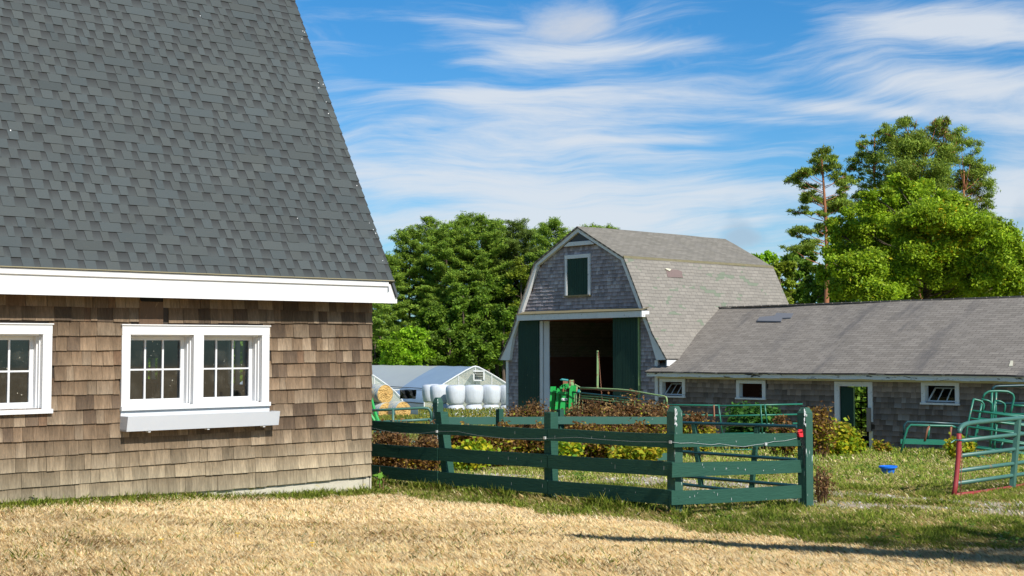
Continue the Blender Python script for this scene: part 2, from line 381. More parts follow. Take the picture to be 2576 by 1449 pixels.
e1, e2, e3, e4 = EndWall.pix(376, 893), EndWall.pix(416, 962), EndWall.pix(588, 850), EndWall.pix(632, 976)
hol = [(min(e1[0], e2[0]), max(e1[0], e2[0]), e2[1], e1[1]), (min(e3[0], e4[0]), max(e3[0], e4[0]), e4[1], e3[1])]
backing(mb, EndWall, 0.0, DEP, -.2, ridge_h, hol, -.1, 0, prof_)
for a in (AL,):
    vs = [WL.P(a, h, -o) for o, h in prof_] + [WL.P(a - .1, h, -o) for o, h in prof_]; n = len(prof_)
    mb.add(vs, [tuple(range(n)), tuple(range(2 * n - 1, n - 1, -1))] + [(i, i + n, (i + 1) % n + n, (i + 1) % n) for i in range(n)])
mb.build('wall', M['backing'], cedar)
mb = MB(); mb.add([WL.P(AL, .02, -.15), WL.P(0, .02, -.15), WL.P(0, .02, -DEP), WL.P(AL, .02, -DEP)], [(0, 1, 2, 3)]); mb.build('floor', M['soil'], cedar)
for (s0, s1, h0, h1) in hol:
    mb = MB()
    for x0, x1, y0, y1 in ((s0, s0 + .05, h0, h1), (s1 - .05, s1, h0, h1), (s0 + .05, s1 - .05, h1 - .05, h1), (s0 + .05, s1 - .05, h0, h0 + .05), ((s0 + s1) / 2 - .02, (s0 + s1) / 2 + .02, h0 + .05, h1 - .05)): mb.wbox(EndWall, x0, x1, y0, y1, -.09, -.03)
    mb.build('end_window', M['grey_wood'], cedar)
ventA = (WL.pix(346, 760)[0], WL.pix(410, 760)[0]); ventH = WL.pix(380, 817)[1]
def insideL(a, h):
    if a > .02: return False
    for w in wins:
        if w[0] + .03 < a < w[1] - .03 and wb - (.12 if w is w1 else -.05) < h < wt - .03: return False
    if ventA[0] < a < ventA[1] and h > ventH - .02: return False
    return True
def colL(r, a, h, k):
    v = r.uniform(.78, 1.16) * (.62 + .76 * float(fbm(a, h * 2.5, 1.1, 77, 3))); t = r.random()
    base = (.158, .110, .070) if t < .55 else ((.205, .152, .102) if t < .8 else (.100, .070, .047))
    if h < .85: 
        m = min(1, (.85 - h) / .55) * .75; base = tuple(b * (1 - m) + c * m for b, c in zip(base, (.30, .25, .165)))
    if r.random() < .02: base = (.125, .078, .048)
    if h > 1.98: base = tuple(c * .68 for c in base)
    return tuple(c * v for c in base)
EXP = .1565; nrow = int((hF + .1 - hB) / EXP) + 1; rows = []
for k in range(nrow):
    ph = rnd.random() * 6
    f = lambda a, k=k, ph=ph: hB + k * EXP + .006 * math.sin(a * 1.7 + ph) + (.02 * math.sin(a * .9) if k < 1 else 0)
    rows.append(f)
rws = [(rows[k], (lambda a, k=k: hB + (k + 1) * EXP)) for k in range(nrow)]
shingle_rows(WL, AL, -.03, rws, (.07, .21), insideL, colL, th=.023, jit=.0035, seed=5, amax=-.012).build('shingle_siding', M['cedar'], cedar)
# woven corner seen on the end of each course
mb = MB()
for k in range(nrow):
    b = hB + k * EXP; v = rnd.uniform(.7, 1.1)
    mb.hexa([WL.P(-.03, b, .017), WL.P(-.001, b, .017), WL.P(-.006, b + EXP + .01, .004), WL.P(-.04, b + EXP + .01, .004), WL.P(-.03, b, -.4), WL.P(-.001, b, -.4), WL.P(-.006, b + EXP + .01, -.4), WL.P(-.04, b + EXP + .01, -.4)], (.13 * v, .09 * v, .062 * v))
mb.build('corner_shingles', M['cedar'], cedar)
mb = MB(); n = 24
for i in range(n):
    a0 = AL + (0.01 - AL) * i / n; a1 = AL + (0.01 - AL) * (i + 1) / n
    mb.wbox(WL, a0, a1, -.25, hB + .02, -.3, -.012 + rnd.uniform(-.001, .001))
mb.build('foundation', M['concrete'], cedar)
# eave: fascia, crown strip, soffit
fe = WL.pix(977, 740, .30)[0]; fb = WL.pix(977, 762.5, .30)[1]; ft = WL.pix(977, 707, .30)[1]; step = (ft - fb) * .24
mb = MB(); mb.wbox(WL, AL, fe, fb, ft - step, .262, .282); mb.wbox(WL, AL, fe + .004, ft - step, ft, .262, .302); mb.build('fascia', M['white'], cedar)
mb = MB(); mb.wbox(WL, AL, ventA[0], fb + .012, fb + .03, -.0, .258); mb.wbox(WL, ventA[1], fe - .01, fb + .012, fb + .03, -.0, .258); mb.build('soffit', M['cream'], cedar)
mb = MB(); mb.wbox(WL, AL, rk, ft, ft + .010, .25, .322); mb.build('drip_edge', M['drip'], cedar)
mb = MB(); mb.wbox(WL, ventA[0] + .01, ventA[1] - .01, ventH, fb - .02, .0, .03); bo = mb.build('vent_board', M['brown_board'], cedar)
mb = MB(); mb.wbox(WL, ventA[0] + .02, ventA[1] - .02, fb - .035, fb + .02, .0, .045); mb.build('slot', M['black'], bo)
# gable return at the right-hand eave
q = [WL.pix(x, y, .17) for x, y in ((975, 763), (999, 763), (999, 746), (984, 714), (975, 712))]
mb = MB(); mb.wpoly(WL, q, .10, .17); mb.build('eave_return', M['white_old'], cedar)
q = [WL.pix(x, y, .20) for x, y in ((984, 706), (990, 706), (1003, 746), (998, 748))]
mb = MB(); mb.wpoly(WL, q, -.12, .20, (.07, .08, .085)); mb.build('return_shingles', M['asphalt_shingle'], cedar)
# roof: real courses with raised tabs
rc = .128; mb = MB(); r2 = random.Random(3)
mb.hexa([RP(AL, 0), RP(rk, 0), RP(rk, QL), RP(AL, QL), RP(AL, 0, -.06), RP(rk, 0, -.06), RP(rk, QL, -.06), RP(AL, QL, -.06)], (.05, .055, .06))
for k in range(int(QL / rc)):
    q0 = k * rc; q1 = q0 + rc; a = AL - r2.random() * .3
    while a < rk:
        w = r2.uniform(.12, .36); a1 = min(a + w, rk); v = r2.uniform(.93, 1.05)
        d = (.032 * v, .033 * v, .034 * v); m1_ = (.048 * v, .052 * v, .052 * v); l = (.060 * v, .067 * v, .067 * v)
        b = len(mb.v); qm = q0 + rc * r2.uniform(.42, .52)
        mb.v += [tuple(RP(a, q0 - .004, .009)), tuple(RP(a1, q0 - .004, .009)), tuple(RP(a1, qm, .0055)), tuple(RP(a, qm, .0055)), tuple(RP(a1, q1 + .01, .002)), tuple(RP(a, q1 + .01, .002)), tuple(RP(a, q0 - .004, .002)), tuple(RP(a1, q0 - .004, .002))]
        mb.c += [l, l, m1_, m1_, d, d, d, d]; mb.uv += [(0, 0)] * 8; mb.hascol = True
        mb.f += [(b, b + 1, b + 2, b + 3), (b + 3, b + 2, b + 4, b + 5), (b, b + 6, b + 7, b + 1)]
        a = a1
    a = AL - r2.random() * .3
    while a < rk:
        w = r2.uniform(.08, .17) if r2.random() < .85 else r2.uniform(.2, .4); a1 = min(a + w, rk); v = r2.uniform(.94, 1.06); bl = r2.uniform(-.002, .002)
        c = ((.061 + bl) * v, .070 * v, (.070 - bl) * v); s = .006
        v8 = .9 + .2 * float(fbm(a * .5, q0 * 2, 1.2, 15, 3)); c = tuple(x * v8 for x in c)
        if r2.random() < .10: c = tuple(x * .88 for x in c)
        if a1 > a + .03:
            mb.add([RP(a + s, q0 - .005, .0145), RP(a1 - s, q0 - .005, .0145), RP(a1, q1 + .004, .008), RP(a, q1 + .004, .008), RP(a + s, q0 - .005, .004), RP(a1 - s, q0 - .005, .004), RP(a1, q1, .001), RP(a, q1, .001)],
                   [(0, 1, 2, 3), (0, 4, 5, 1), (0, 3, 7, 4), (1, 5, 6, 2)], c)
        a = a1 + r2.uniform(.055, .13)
# upper slopes and the far side
def quadstrip(p, q, a0, a1, th=.05, col=(.08, .09, .095)):
    (o0, h0), (o1, h1) = p, q
    mb.hexa([WL.P(a0, h0, o0), WL.P(a1, h0, o0), WL.P(a1, h1, o1), WL.P(a0, h1, o1), WL.P(a0, h0 - th, o0), WL.P(a1, h0 - th, o0), WL.P(a1, h1 - th, o1), WL.P(a0, h1 - th, o1)], col)
quadstrip((ko, kh + .02), (-DEP / 2, ridge_h), AL, rk); quadstrip((-DEP / 2, ridge_h + .01), (-DEP - ko, kh + .02), AL, rk); quadstrip((-DEP - ko, kh), (-DEP - .3, hE), AL, rk)
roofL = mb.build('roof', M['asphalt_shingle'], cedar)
mb = MB()
for k in range(int(QL / rc)):
    mb.add([RP(rk - .004, k * rc, .012), RP(rk + .012, k * rc, .012), RP(rk + .008, (k + 1) * rc, .002), RP(rk - .008, (k + 1) * rc, .002), RP(rk - .004, k * rc, -.03), RP(rk + .012, k * rc, -.03), RP(rk + .008, (k + 1) * rc, -.03), RP(rk - .008, (k + 1) * rc, -.03)],
           [(0, 1, 2, 3), (7, 6, 5, 4), (0, 4, 5, 1), (1, 5, 6, 2), (3, 7, 4, 0)], (.05, .055, .058))
mb.build('rake_edge', M['asphalt_shingle'], cedar)
mb = MB()
for k in range(16):
    q = rnd.uniform(.2, 4.6); a = rk - (rnd.uniform(.02, .12) if k < 13 else rnd.uniform(.3, 5))
    s = rnd.uniform(.004, .007); mb.obox(RP(a, q, .015), WL.t * s, WL.n * -.003, Vector((0, 0, s)))
tag(mb.build('fallen_flakes', M['white_old'], cedar), kind='stuff')

def muntin_window(w, second=False):
    root = cedar
    mb = MB()
    mb.wbox(WL, w[0], w[1], wt - hc, wt, -.0, .036); mb.wbox(WL, w[0] - .01, w[1] + .01, wt, wt + .012, -.0, .05)
    for x0, x1 in ((w[0], w[0] + cw), (w[0] + mullL, w[0] + mullR), (w[1] - cw, w[1])): mb.wbox(WL, x0, x1, wb + sill_h, wt - hc, 0, .033)
    for (x0, x1, h0, h1) in holes_for(w):   # jambs
        mb.wbox(WL, x1 - .001, x1 + .018, h0, h1, -.20, -.0); mb.wbox(WL, x1 - .014, x1 - .001, h0, h1, -.20, -.035); mb.wbox(WL, x1 - .028, x1 - .014, h0, h1, -.20, -.075)
        mb.wbox(WL, x0 - .018, x0 + .001, h0, h1, -.20, -.0); mb.wbox(WL, x0, x1 - .028, h1 - .016, h1 + .01, -.20, -.002); mb.wbox(WL, x0, x1 - .028, h0 - .02, h0 + .012, -.20, -.002)
    fr = mb.build('window', M['white'], root)
    mb = MB(); mb.wbox(WL, w[0] - .006, w[1] + .012, wb, wb + sill_h, -.0, .058); mb.build('sill', M['white'], fr)
    mb = MB(); g = MB()
    for (x0, x1, h0, h1) in holes_for(w):
        x0 += .002; x1 -= .03; h0 += .014; h1 -= .018; sw = .042; o0, o1 = -.175, -.14
        mb.wbox(WL, x0, x0 + sw, h0, h1, o0, o1); mb.wbox(WL, x1 - sw, x1, h0, h1, o0, o1); mb.wbox(WL, x0 + sw, x1 - sw, h0, h0 + sw * 1.3, o0, o1); mb.wbox(WL, x0 + sw, x1 - sw, h1 - sw, h1, o0, o1)
        gw = (x1 - x0 - 2 * sw); hm = (h0 + sw * 1.3 + h1 - sw) / 2
        for i in (1, 2): mb.wbox(WL, x0 + sw + gw * i / 3 - .010, x0 + sw + gw * i / 3 + .010, h0 + sw * 1.3, h1 - sw, o0 + .004, o1 - .004)
        for i in range(3): mb.wbox(WL, x0 + sw + gw * i / 3 + (.010 if i else 0), x0 + sw + gw * (i + 1) / 3 - (.010 if i < 2 else 0), hm - .009, hm + .009, o0 + .006, o1 - .006)
        g.add([WL.P(x0 + sw, h0 + .04, -.160), WL.P(x1 - sw, h0 + .04, -.160), WL.P(x1 - sw, h1 - .04, -.160), WL.P(x0 + sw, h1 - .04, -.160)], [(0, 1, 2, 3)])
    mb.build('sash', M['white'], fr); g.build('pane', M['glass'], fr)
for w in wins: muntin_window(w)
# window box under the first window
mb = MB()
bt = WL.pix(328.5, 1048, .2)[1]; bb = WL.pix(324, 1086, .18)[1]; ba0 = w1[0] - .002; ba1 = WL.pix(704, 1031.6, .2)[0]; ap = wb - .002
th = .018
mb.wpoly(WL, [(ba0, bb), (ba1, bb), (ba1, bb + .02), (ba0, bb + .02)], .012, .17)
def sloped(a0, a1): 
    mb.hexa([WL.P(a0, bb, .172), WL.P(a1, bb, .172), WL.P(a1, bt, .205), WL.P(a0, bt, .205), WL.P(a0, bb, .155), WL.P(a1, bb, .155), WL.P(a1, bt, .188), WL.P(a0, bt, .188)])
sloped(ba0 + .012, ba1 - .012)
for a in (ba0, ba1 - .018):
    vs = [WL.P(a, bb, .012), WL.P(a, bb, .174), WL.P(a, bt, .207), WL.P(a, bt, .012)]; vs += [v + WL.t * .018 for v in vs]
    mb.add(vs, [(0, 1, 2, 3), (7, 6, 5, 4), (0, 4, 5, 1), (1, 5, 6, 2), (2, 6, 7, 3), (3, 7, 4, 0)])
wbx = tag(mb.build('window_box', M['box_grey'], base=WL.P((ba0 + ba1) / 2, bb, .1)), 'empty white wooden window box below the double window', 'window box')
mb = MB(); mb.wbox(WL, ba0 + .02, ba1 - .02, bt - .03, bt - .006, .184, .1865); mb.build('liner', M['teal_in'], wbx)
mb = MB(); mb.wbox(WL, w1[0], w1[1] + .012, bb + .03, wb - .001, 0, .026); mb.build('apron_board', M['white'], cedar)
for px in (372, 520, 660): 
    a, h = WL.pix(px, 1084, .12); mb = MB(); mb.obox(WL.P(a, bb - .012, .13), WL.t * .014, WL.n * -.03, Vector((0, 0, .006))); mb.build('bracket', M['white'], wbx)

# =================================================================== gambrel barn
WB = Wall(1655, 44.8, vp=-1700)
barn = thing('gambrel_barn', 'grey shingled gambrel barn with open green doors and loft hatch', 'barn', WB.P(-3.5, -1.1, -3))
OV = .16; LB = 7.7
z3 = lambda x, y, o=OV: WB.pix(1247.7 + .3705 * x, 550 + .3705 * y, o)
apex = z3(556, 55); kR = z3(868, 262); kL = z3(262, 305); fR = z3(1065, 790); fL = z3(95, 800); eR = z3(1160, 958); eL = z3(22, 960)
apex = ((kR[0] + kL[0]) / 2 * .4 + apex[0] * .6, apex[1])
aR = 0.0; aLb = z3(78, 1100, 0)[0]
hEv = (eR[1] + eL[1]) / 2
inner = lambda p, d: (p[0] + d[0], p[1] + d[1])
wall_poly = [(aLb, -1.6), (aR, -1.6), (aR, eR[1] + .1), inner(kR, (-.12, -.10)), inner(apex, (0, -.16)), inner(kL, (.12, -.10)), (aLb, eL[1] + .1)]
dL = z3(300, 900, 0)[0]; dR = z3(810, 900, 0)[0]; dT = z3(560, 688, 0)[1]; dB = -1.15
ldL, ldT = z3(492, 275, 0); ldR, ldB = z3(635, 516, 0)
holesB = [(dL, dR, -1.7, dT)]
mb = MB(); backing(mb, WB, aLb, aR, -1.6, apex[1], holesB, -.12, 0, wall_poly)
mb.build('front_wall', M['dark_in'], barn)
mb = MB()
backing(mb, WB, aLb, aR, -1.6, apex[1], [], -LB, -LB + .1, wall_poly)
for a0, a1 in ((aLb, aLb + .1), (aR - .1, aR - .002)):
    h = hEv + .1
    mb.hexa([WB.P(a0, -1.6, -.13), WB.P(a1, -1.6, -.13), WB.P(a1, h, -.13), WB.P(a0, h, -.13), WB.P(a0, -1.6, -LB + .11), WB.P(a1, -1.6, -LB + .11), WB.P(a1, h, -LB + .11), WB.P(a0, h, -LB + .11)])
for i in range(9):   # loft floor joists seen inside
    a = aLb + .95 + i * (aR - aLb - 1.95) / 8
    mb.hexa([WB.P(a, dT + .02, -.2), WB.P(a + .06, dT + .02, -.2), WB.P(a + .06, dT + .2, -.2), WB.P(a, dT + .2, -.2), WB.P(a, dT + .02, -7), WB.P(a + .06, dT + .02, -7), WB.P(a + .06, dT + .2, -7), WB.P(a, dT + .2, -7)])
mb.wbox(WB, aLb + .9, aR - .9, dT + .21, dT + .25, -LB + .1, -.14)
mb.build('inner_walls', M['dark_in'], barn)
pent0 = z3(142, 660, .35); pent1 = z3(990, 622, .35); penth = (z3(142, 697, .35)[1] + z3(952, 672, .35)[1]) / 2
def inpoly(p, poly):
    c = True
    for i in range(len(poly)):
        ax, ay = poly[i]; bx, by = poly[(i + 1) % len(poly)]
        if (bx - ax) * (p[1] - ay) - (by - ay) * (p[0] - ax) < 0: return False
    return True
vb = z3(455, 190)[1]; vl = z3(560, 160)[1]
def insideB(a, h):
    if not inpoly((a, h), wall_poly): return False
    if dL - .55 < a < dR + .6 and h < dT: return False
    if ldL < a < ldR and ldB < h < ldT: return False
    if h > vb: return False
    return True
def colB(r, a, h, k):
    v = r.uniform(.70, 1.22); b = (.27, .238, .25) if r.random() < .8 else (.34, .31, .32)
    return tuple(c * v for c in b)
rwsB = [((lambda a, k=k: -1.5 + k * .125), (lambda a, k=k: -1.5 + (k + 1) * .125)) for k in range(60)]
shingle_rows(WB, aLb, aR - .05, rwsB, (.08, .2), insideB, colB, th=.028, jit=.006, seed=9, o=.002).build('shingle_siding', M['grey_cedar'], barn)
# rake boards
def rake(p, q, w, side):
    d = Vector((q[0] - p[0], q[1] - p[1])); n_ = Vector((-d.y, d.x)).normalized() * w * side
    return [p, q, (q[0] + n_.x, q[1] + n_.y), (p[0] + n_.x, p[1] + n_.y)]
def cc(pl):
    a = sum(pl[i][0] * pl[(i + 1) % len(pl)][1] - pl[(i + 1) % len(pl)][0] * pl[i][1] for i in range(len(pl)))
    return pl if a > 0 else pl[::-1]
RW = .15; mb = MB()
low = lambda p, s: (p[0] + s * RW * 1.05, p[1] - .03)
aI = (apex[0], apex[1] - RW * 1.25); kRI = (kR[0] - RW * .95, kR[1] - RW * .55); kLI = (kL[0] + RW * .95, kL[1] - RW * .55)
fRI = (fR[0] - RW * 1.05, fR[1] - .04); fLI = (fL[0] + RW * 1.05, fL[1] - .04)
eRI = (z3(1087, 960)[0], eR[1] - .01); eLI = (z3(90, 963)[0], eL[1] - .01)
for pl in ([apex, aI, kRI, kR], [kR, kRI, fRI, fR], [fR, fRI, eRI, eR], [apex, kL, kLI, aI], [kL, fL, fLI, kLI], [fL, eL, eLI, fLI]):
    mb.wpoly(WB, cc(pl), .03, OV)
mb.wpoly(WB, cc([z3(455, 190), z3(660, 172), z3(632, 148), z3(490, 160)]), .03, OV - .03)
mb.build('rake_board', M['white_old'], barn)
mb = MB(); mb.wpoly(WB, cc([z3(488, 162), z3(645, 152), z3(563, 93)]), .03, OV - .06); mb.build('gable_louvre', M['vent'], barn)
mb = MB(); mb.wbox(WB, aLb - .02, aLb + .10, -1.6, eL[1] - .02, .0, .06); mb.build('corner_board', M['white_old'], barn); mb = MB(); mb.wbox(WB, aR - .10, aR + .03, -1.6, eR[1] - .02, 0, .06); mb.build('corner_board', M['white_old'], barn)
# roof sheets
def sheet(mb, A, B, nu, nv, th=.05, amp=.0, seed=0, u0=0, uoff=0, voff=0, thv=(0, 0, 1)):
    """A: (start,end) of the lower edge, B: of the upper edge"""
    A = [Vector(p) for p in A]; B = [Vector(p) for p in B]; LU = (A[1] - A[0]).length; LV = (B[0] - A[0]).length
    nrm = (A[1] - A[0]).cross(B[0] - A[0]).normalized(); 
    if nrm.z < 0: nrm = -nrm
    top = []; uv = []
    for j in range(nv + 1):
        for i in range(nu + 1):
            u = i / nu; v = j / nv; p = (A[0] * (1 - u) + A[1] * u) * (1 - v) + (B[0] * (1 - u) + B[1] * u) * v
            d = (float(fbm(u * LU + seed * 9, v * LV, 2.2, seed, 3)) - .5) * 2 * amp
            top.append(p + nrm * d); uv.append((u * LU + uoff, v * LV + voff))
    m_ = (nu + 1) * (nv + 1); bot = [p - nrm * th for p in top]; fs = []
    for j in range(nv):
        for i in range(nu):
            k = j * (nu + 1) + i; q = (k, k + 1, k + nu + 2, k + nu + 1); fs.append(q); fs.append(tuple(x + m_ for x in q[::-1]))
    ring = [i for i in range(nu + 1)] + [j * (nu + 1) + nu for j in range(1, nv + 1)] + [nv * (nu + 1) + i for i in range(nu - 1, -1, -1)] + [j * (nu + 1) for j in range(nv - 1, 0, -1)]
    for i in range(len(ring)): a, b = ring[i], ring[(i + 1) % len(ring)]; fs.append((a, a + m_, b + m_, b))
    return mb.add(top + bot, fs, None, uv + uv)
o0 = OV + .04
P3 = lambda p, o: WB.P(p[0], p[1] + .02, o)
mb = MB(); sheet(mb, (P3(kR, o0), P3(kR, -LB)), (P3(apex, o0), P3(apex, -LB)), 40, 8, .05, .03, 1)
sheet(mb, (P3(kL, o0), P3(kL, -LB)), (P3(apex, o0), P3(apex, -LB)), 20, 6, .05, .02, 2); mb.build('upper_roof', M['barn_roof_top'], barn)
fR2 = (fR[0] + .05, fR[1]); eR2 = (eR[0] + .03, eR[1] + .01)
mb = MB(); sheet(mb, (P3(fR2, o0), P3(fR2, -LB)), (P3((kR[0] + .03, kR[1] - .02), o0), P3((kR[0] + .03, kR[1] - .02), -LB)), 40, 16, .05, .025, 3, voff=.4)
sheet(mb, (P3(eR2, o0), P3(eR2, -LB)), (P3(fR2, o0), P3(fR2, -LB)), 30, 3, .05, .0, 3)
sheet(mb, (P3(fL, o0), P3(fL, -LB)), (P3(kL, o0), P3(kL, -LB)), 20, 8, .05, .02, 4); sheet(mb, (P3(eL, o0), P3(eL, -LB)), (P3(fL, o0), P3(fL, -LB)), 20, 2, .05, .0, 4)
mb.build('lower_roof', M['barn_roof'], barn)
mb = MB(); sheet(mb, (P3((kR[0] + .06, kR[1] - .05), o0), P3((kR[0] + .06, kR[1] - .05), -LB)), (P3((kR[0] + .02, kR[1] + .035), o0), P3((kR[0] + .02, kR[1] + .035), -LB)), 40, 1, .03, .02, 1); mb.build('roof_break_board', M['moss'], barn)
mb = MB()   # side eave boards
mb.hexa([WB.P(eR[0] - .04, eR[1] - .20, o0 - .05), WB.P(eR[0], eR[1] - .20, o0 - .05), WB.P(eR[0], eR[1] - .01, o0 - .05), WB.P(eR[0] - .04, eR[1] - .01, o0 - .05),
         WB.P(eR[0] - .04, eR[1] - .20, -LB), WB.P(eR[0], eR[1] - .20, -LB), WB.P(eR[0], eR[1] - .01, -LB), WB.P(eR[0] - .04, eR[1] - .01, -LB)])
mb.build('side_fascia', M['white_old'], barn)
# bare patch on the lower roof
mb = MB(); 
dirL = (Vector((kR[0], kR[1])) - Vector((fR2[0], fR2[1]))); 
def rp(px, py):
    """point on the lower right roof slope under a sight line"""
    p0 = P3(fR2, 0); e1 = (P3(kR, 0) - p0); e2 = -WB.n; nn = e1.cross(e2).normalized(); c = Vector((0, 0, EYE)); d = Vector(ray(px, py))
    q = c + d * ((p0 - c).dot(nn) / d.dot(nn)); return q + (nn if nn.z > 0 else -nn) * .035, (nn if nn.z > 0 else -nn)
q = [rp(1247.7 + .3705 * x, 550 + .3705 * y) for x, y in ((1162, 400), (1265, 404), (1258, 362), (1225, 350), (1150, 346))]
vs = [a for a, b in q] + [a - b * .05 for a, b in q]; n = len(q)
mb.add(vs, [tuple(range(n)), tuple(range(2 * n - 1, n - 1, -1))] + [(i, i + n, (i + 1) % n + n, (i + 1) % n) for i in range(n)]); mb.build('bare_roof_patch', M['patch'], barn)
q = [rp(1247.7 + .3705 * x, 550 + .3705 * y) for x, y in ((1141, 347), (1172, 362), (1182, 350), (1150, 342))]
vs = [a + b * .03 for a, b in q] + [a - b * .03 for a, b in q]; n = 4
mb = MB(); mb.add(vs, [tuple(range(n)), tuple(range(2 * n - 1, n - 1, -1))] + [(i, i + n, (i + 1) % n + n, (i + 1) % n) for i in range(n)]); mb.build('lifted_shingle', M['cream'], barn)
# pent roof over the doors
pa0, pa1 = pent0[0], pent1[0]; ph = penth; mb = MB()
mb.hexa([WB.P(pa0, ph + .02, .36), WB.P(pa1 - .05, ph + .02, .36), WB.P(pa1 - .05, ph + .22, .36), WB.P(pa0, ph + .22, .36), WB.P(pa0, ph + .02, .32), WB.P(pa1 - .05, ph + .02, .32), WB.P(pa1 - .05, ph + .22, .32), WB.P(pa0, ph + .22, .32)])
mb.wbox(WB, pa1 - .05, pa1 + .02, ph + .02, ph + .22, .02, .37); mb.wbox(WB, pa0 - .01, pa0 + .04, ph + .02, ph + .22, .02, .31); mb.build('door_hood', M['white_old'], barn)
mb = MB(); mb.hexa([WB.P(pa0 - .03, ph + .225, .39), WB.P(pa1 + .03, ph + .225, .39), WB.P(pa1 + .03, ph + .245, .39), WB.P(pa0 - .03, ph + .245, .39), WB.P(pa0 - .03, ph + .33, .03), WB.P(pa1 + .03, ph + .33, .03), WB.P(pa1 + .03, ph + .35, .03), WB.P(pa0 - .03, ph + .35, .03)])
mb.build('hood_roof', M['moss'], barn)
# sliding doors
def door(a0, a1, h0, h1, o, name='door'):
    mb = MB(); n = max(4, int((a1 - a0) / .11))
    for i in range(n):
        x0 = a0 + (a1 - a0) * i / n; x1 = a0 + (a1 - a0) * (i + 1) / n
        mb.wbox(WB, x0 + .004, x1 - .004, h0, h1, o, o + .04 + rnd.uniform(-.002, .002))
    mb.wbox(WB, a0, a1, h0, h1, o - .03, o)
    return mb.build(name, M['door_green'], barn)
door(z3(150, 900, .1)[0], dL + .02, -1.12, dT + .03, .06); rd = door(dR - .02, z3(966, 900, .1)[0], -1.12, dT + .1, .06)
mb = MB(); e = z3(966, 900, .1)[0]; mb.wbox(WB, e, e + .035, -1.12, dT + .1, .03, .115); mb.build('edge_strip', M['pale_green'], rd)
mb = MB(); lw = z3(343, 900, .0)[0] - dL   # white inner leaf, wavy
n = 12
for j in range(n):
    h0 = -1.15 + (dT + 1.15) * j / n; h1 = -1.15 + (dT + 1.15) * (j + 1) / n; w = lambda h: .06 * math.exp(-((h - .1) / .35) ** 2)
    mb.hexa([WB.P(dL + .025, h0, .05), WB.P(dL + lw * .55, h0, .05), WB.P(dL + lw * .55, h1, .05), WB.P(dL + .025, h1, .05), WB.P(dL + .025, h0, 0), WB.P(dL + lw * .55, h0, 0), WB.P(dL + lw * .55, h1, 0), WB.P(dL + .025, h1, 0)])
    mb.hexa([WB.P(dL + lw * .6, h0, .0), WB.P(dL + lw + w(h0), h0, -.12), WB.P(dL + lw + w(h1), h1, -.12), WB.P(dL + lw * .6, h1, .0), WB.P(dL + lw * .6, h0, -.04), WB.P(dL + lw + w(h0), h0, -.16), WB.P(dL + lw + w(h1), h1, -.16), WB.P(dL + lw * .6, h1, -.04)])
mb.build('white_door_leaf', M['curtain'], barn)
# loft hatch
hatch = door(ldL, ldR, ldB, ldT, .02, 'loft_hatch')
mb = MB(); s = .10; x0, x1, y0, y1 = ldL - s, ldR + s, ldB, ldT
mb.wbox(WB, x0, ldL, y0, y1, .0, .085); mb.wbox(WB, ldR, x1, y0, y1, .0, .085); mb.wbox(WB, x0 - .01, x1 + .01, y1, y1 + .13, 0, .09); mb.build('hatch_frame', M['white_old'], hatch)
mb = MB(); mb.wbox(WB, x0 - .02, x1 + .02, y0 - .045, y0, 0, .13); mb.build('hatch_sill', M['moss'], hatch)
mb = MB(); mb.add([WB.P(aLb, -1.13, .0), WB.P(aR, -1.13, .0), WB.P(aR, -1.13, -LB), WB.P(aLb, -1.13, -LB)], [(0, 1, 2, 3)]); mb.build('barn_floor', M['soil'], barn)

# =================================================================== long low shed joined to the barn
shed = thing('long_shed', 'long low grey shed with sagging shingle roof and open doorway', 'shed', WB.P(5, -.9, -3))
z5 = lambda x, y, o=0: WB.pix(1610 + .375 * x, 711 + .375 * y, o)
SA = 16.0; WR = 3.7; sT = z5(2100, 672)[1]; eH = z5(1800, 612, .38)[1]; rH = WB.pix(2300, 754.5, -WR)[1]
z5w = lambda x0, y0, x1, y1, o=.03: (z5(x0, (y0 + y1) / 2, o)[0], z5(x1, (y0 + y1) / 2, o)[0], z5((x0 + x1) / 2, y1, o)[1], z5((x0 + x1) / 2, y0, o)[1])
sw = [z5w(133, 645, 303, 770), z5w(647, 655, 842, 784), z5w(1888, 667, 2142, 820)]; sd = z5w(1308, 665, 1562, 1118)
c_ = .12
inn = [(a + c_, b - c_, c + .07, d - .10) for a, b, c, d in sw]; dinn = (z5(1340, 900, .03)[0], z5(1533, 900, .03)[0], -1.3, sd[3] - .13)
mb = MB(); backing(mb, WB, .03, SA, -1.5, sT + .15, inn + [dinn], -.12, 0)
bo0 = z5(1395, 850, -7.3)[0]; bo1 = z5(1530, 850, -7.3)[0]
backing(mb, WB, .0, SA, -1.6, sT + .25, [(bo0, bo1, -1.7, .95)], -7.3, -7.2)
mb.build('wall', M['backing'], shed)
def insideS(a, h):
    for w in sw:
        if w[0] + .02 < a < w[1] - .02 and w[2] + .02 < h < w[3] + .1: return False
    return not (sd[0] + .03 < a < sd[1] - .02 and h < sd[3] + .1) and a > .05 and h < sT + .05
def colS(r, a, h, k):
    v = r.uniform(.68, 1.25); b = (.150, .122, .105) if r.random() < .8 else (.185, .165, .152)
    if h > sT - .35: b = (.21, .165, .135)
    return tuple(c * v for c in b)
rwsS = [((lambda a, k=k: -1.3 + k * .155 + .012 * math.sin(a * 1.1 + k)), (lambda a, k=k: -1.3 + (k + 1) * .155)) for k in range(17)]
shingle_rows(WB, .06, SA - .1, rwsS, (.09, .24), insideS, colS, th=.024, jit=.010, seed=13, o=.002).build('shingle_siding', M['grey_cedar'], shed)
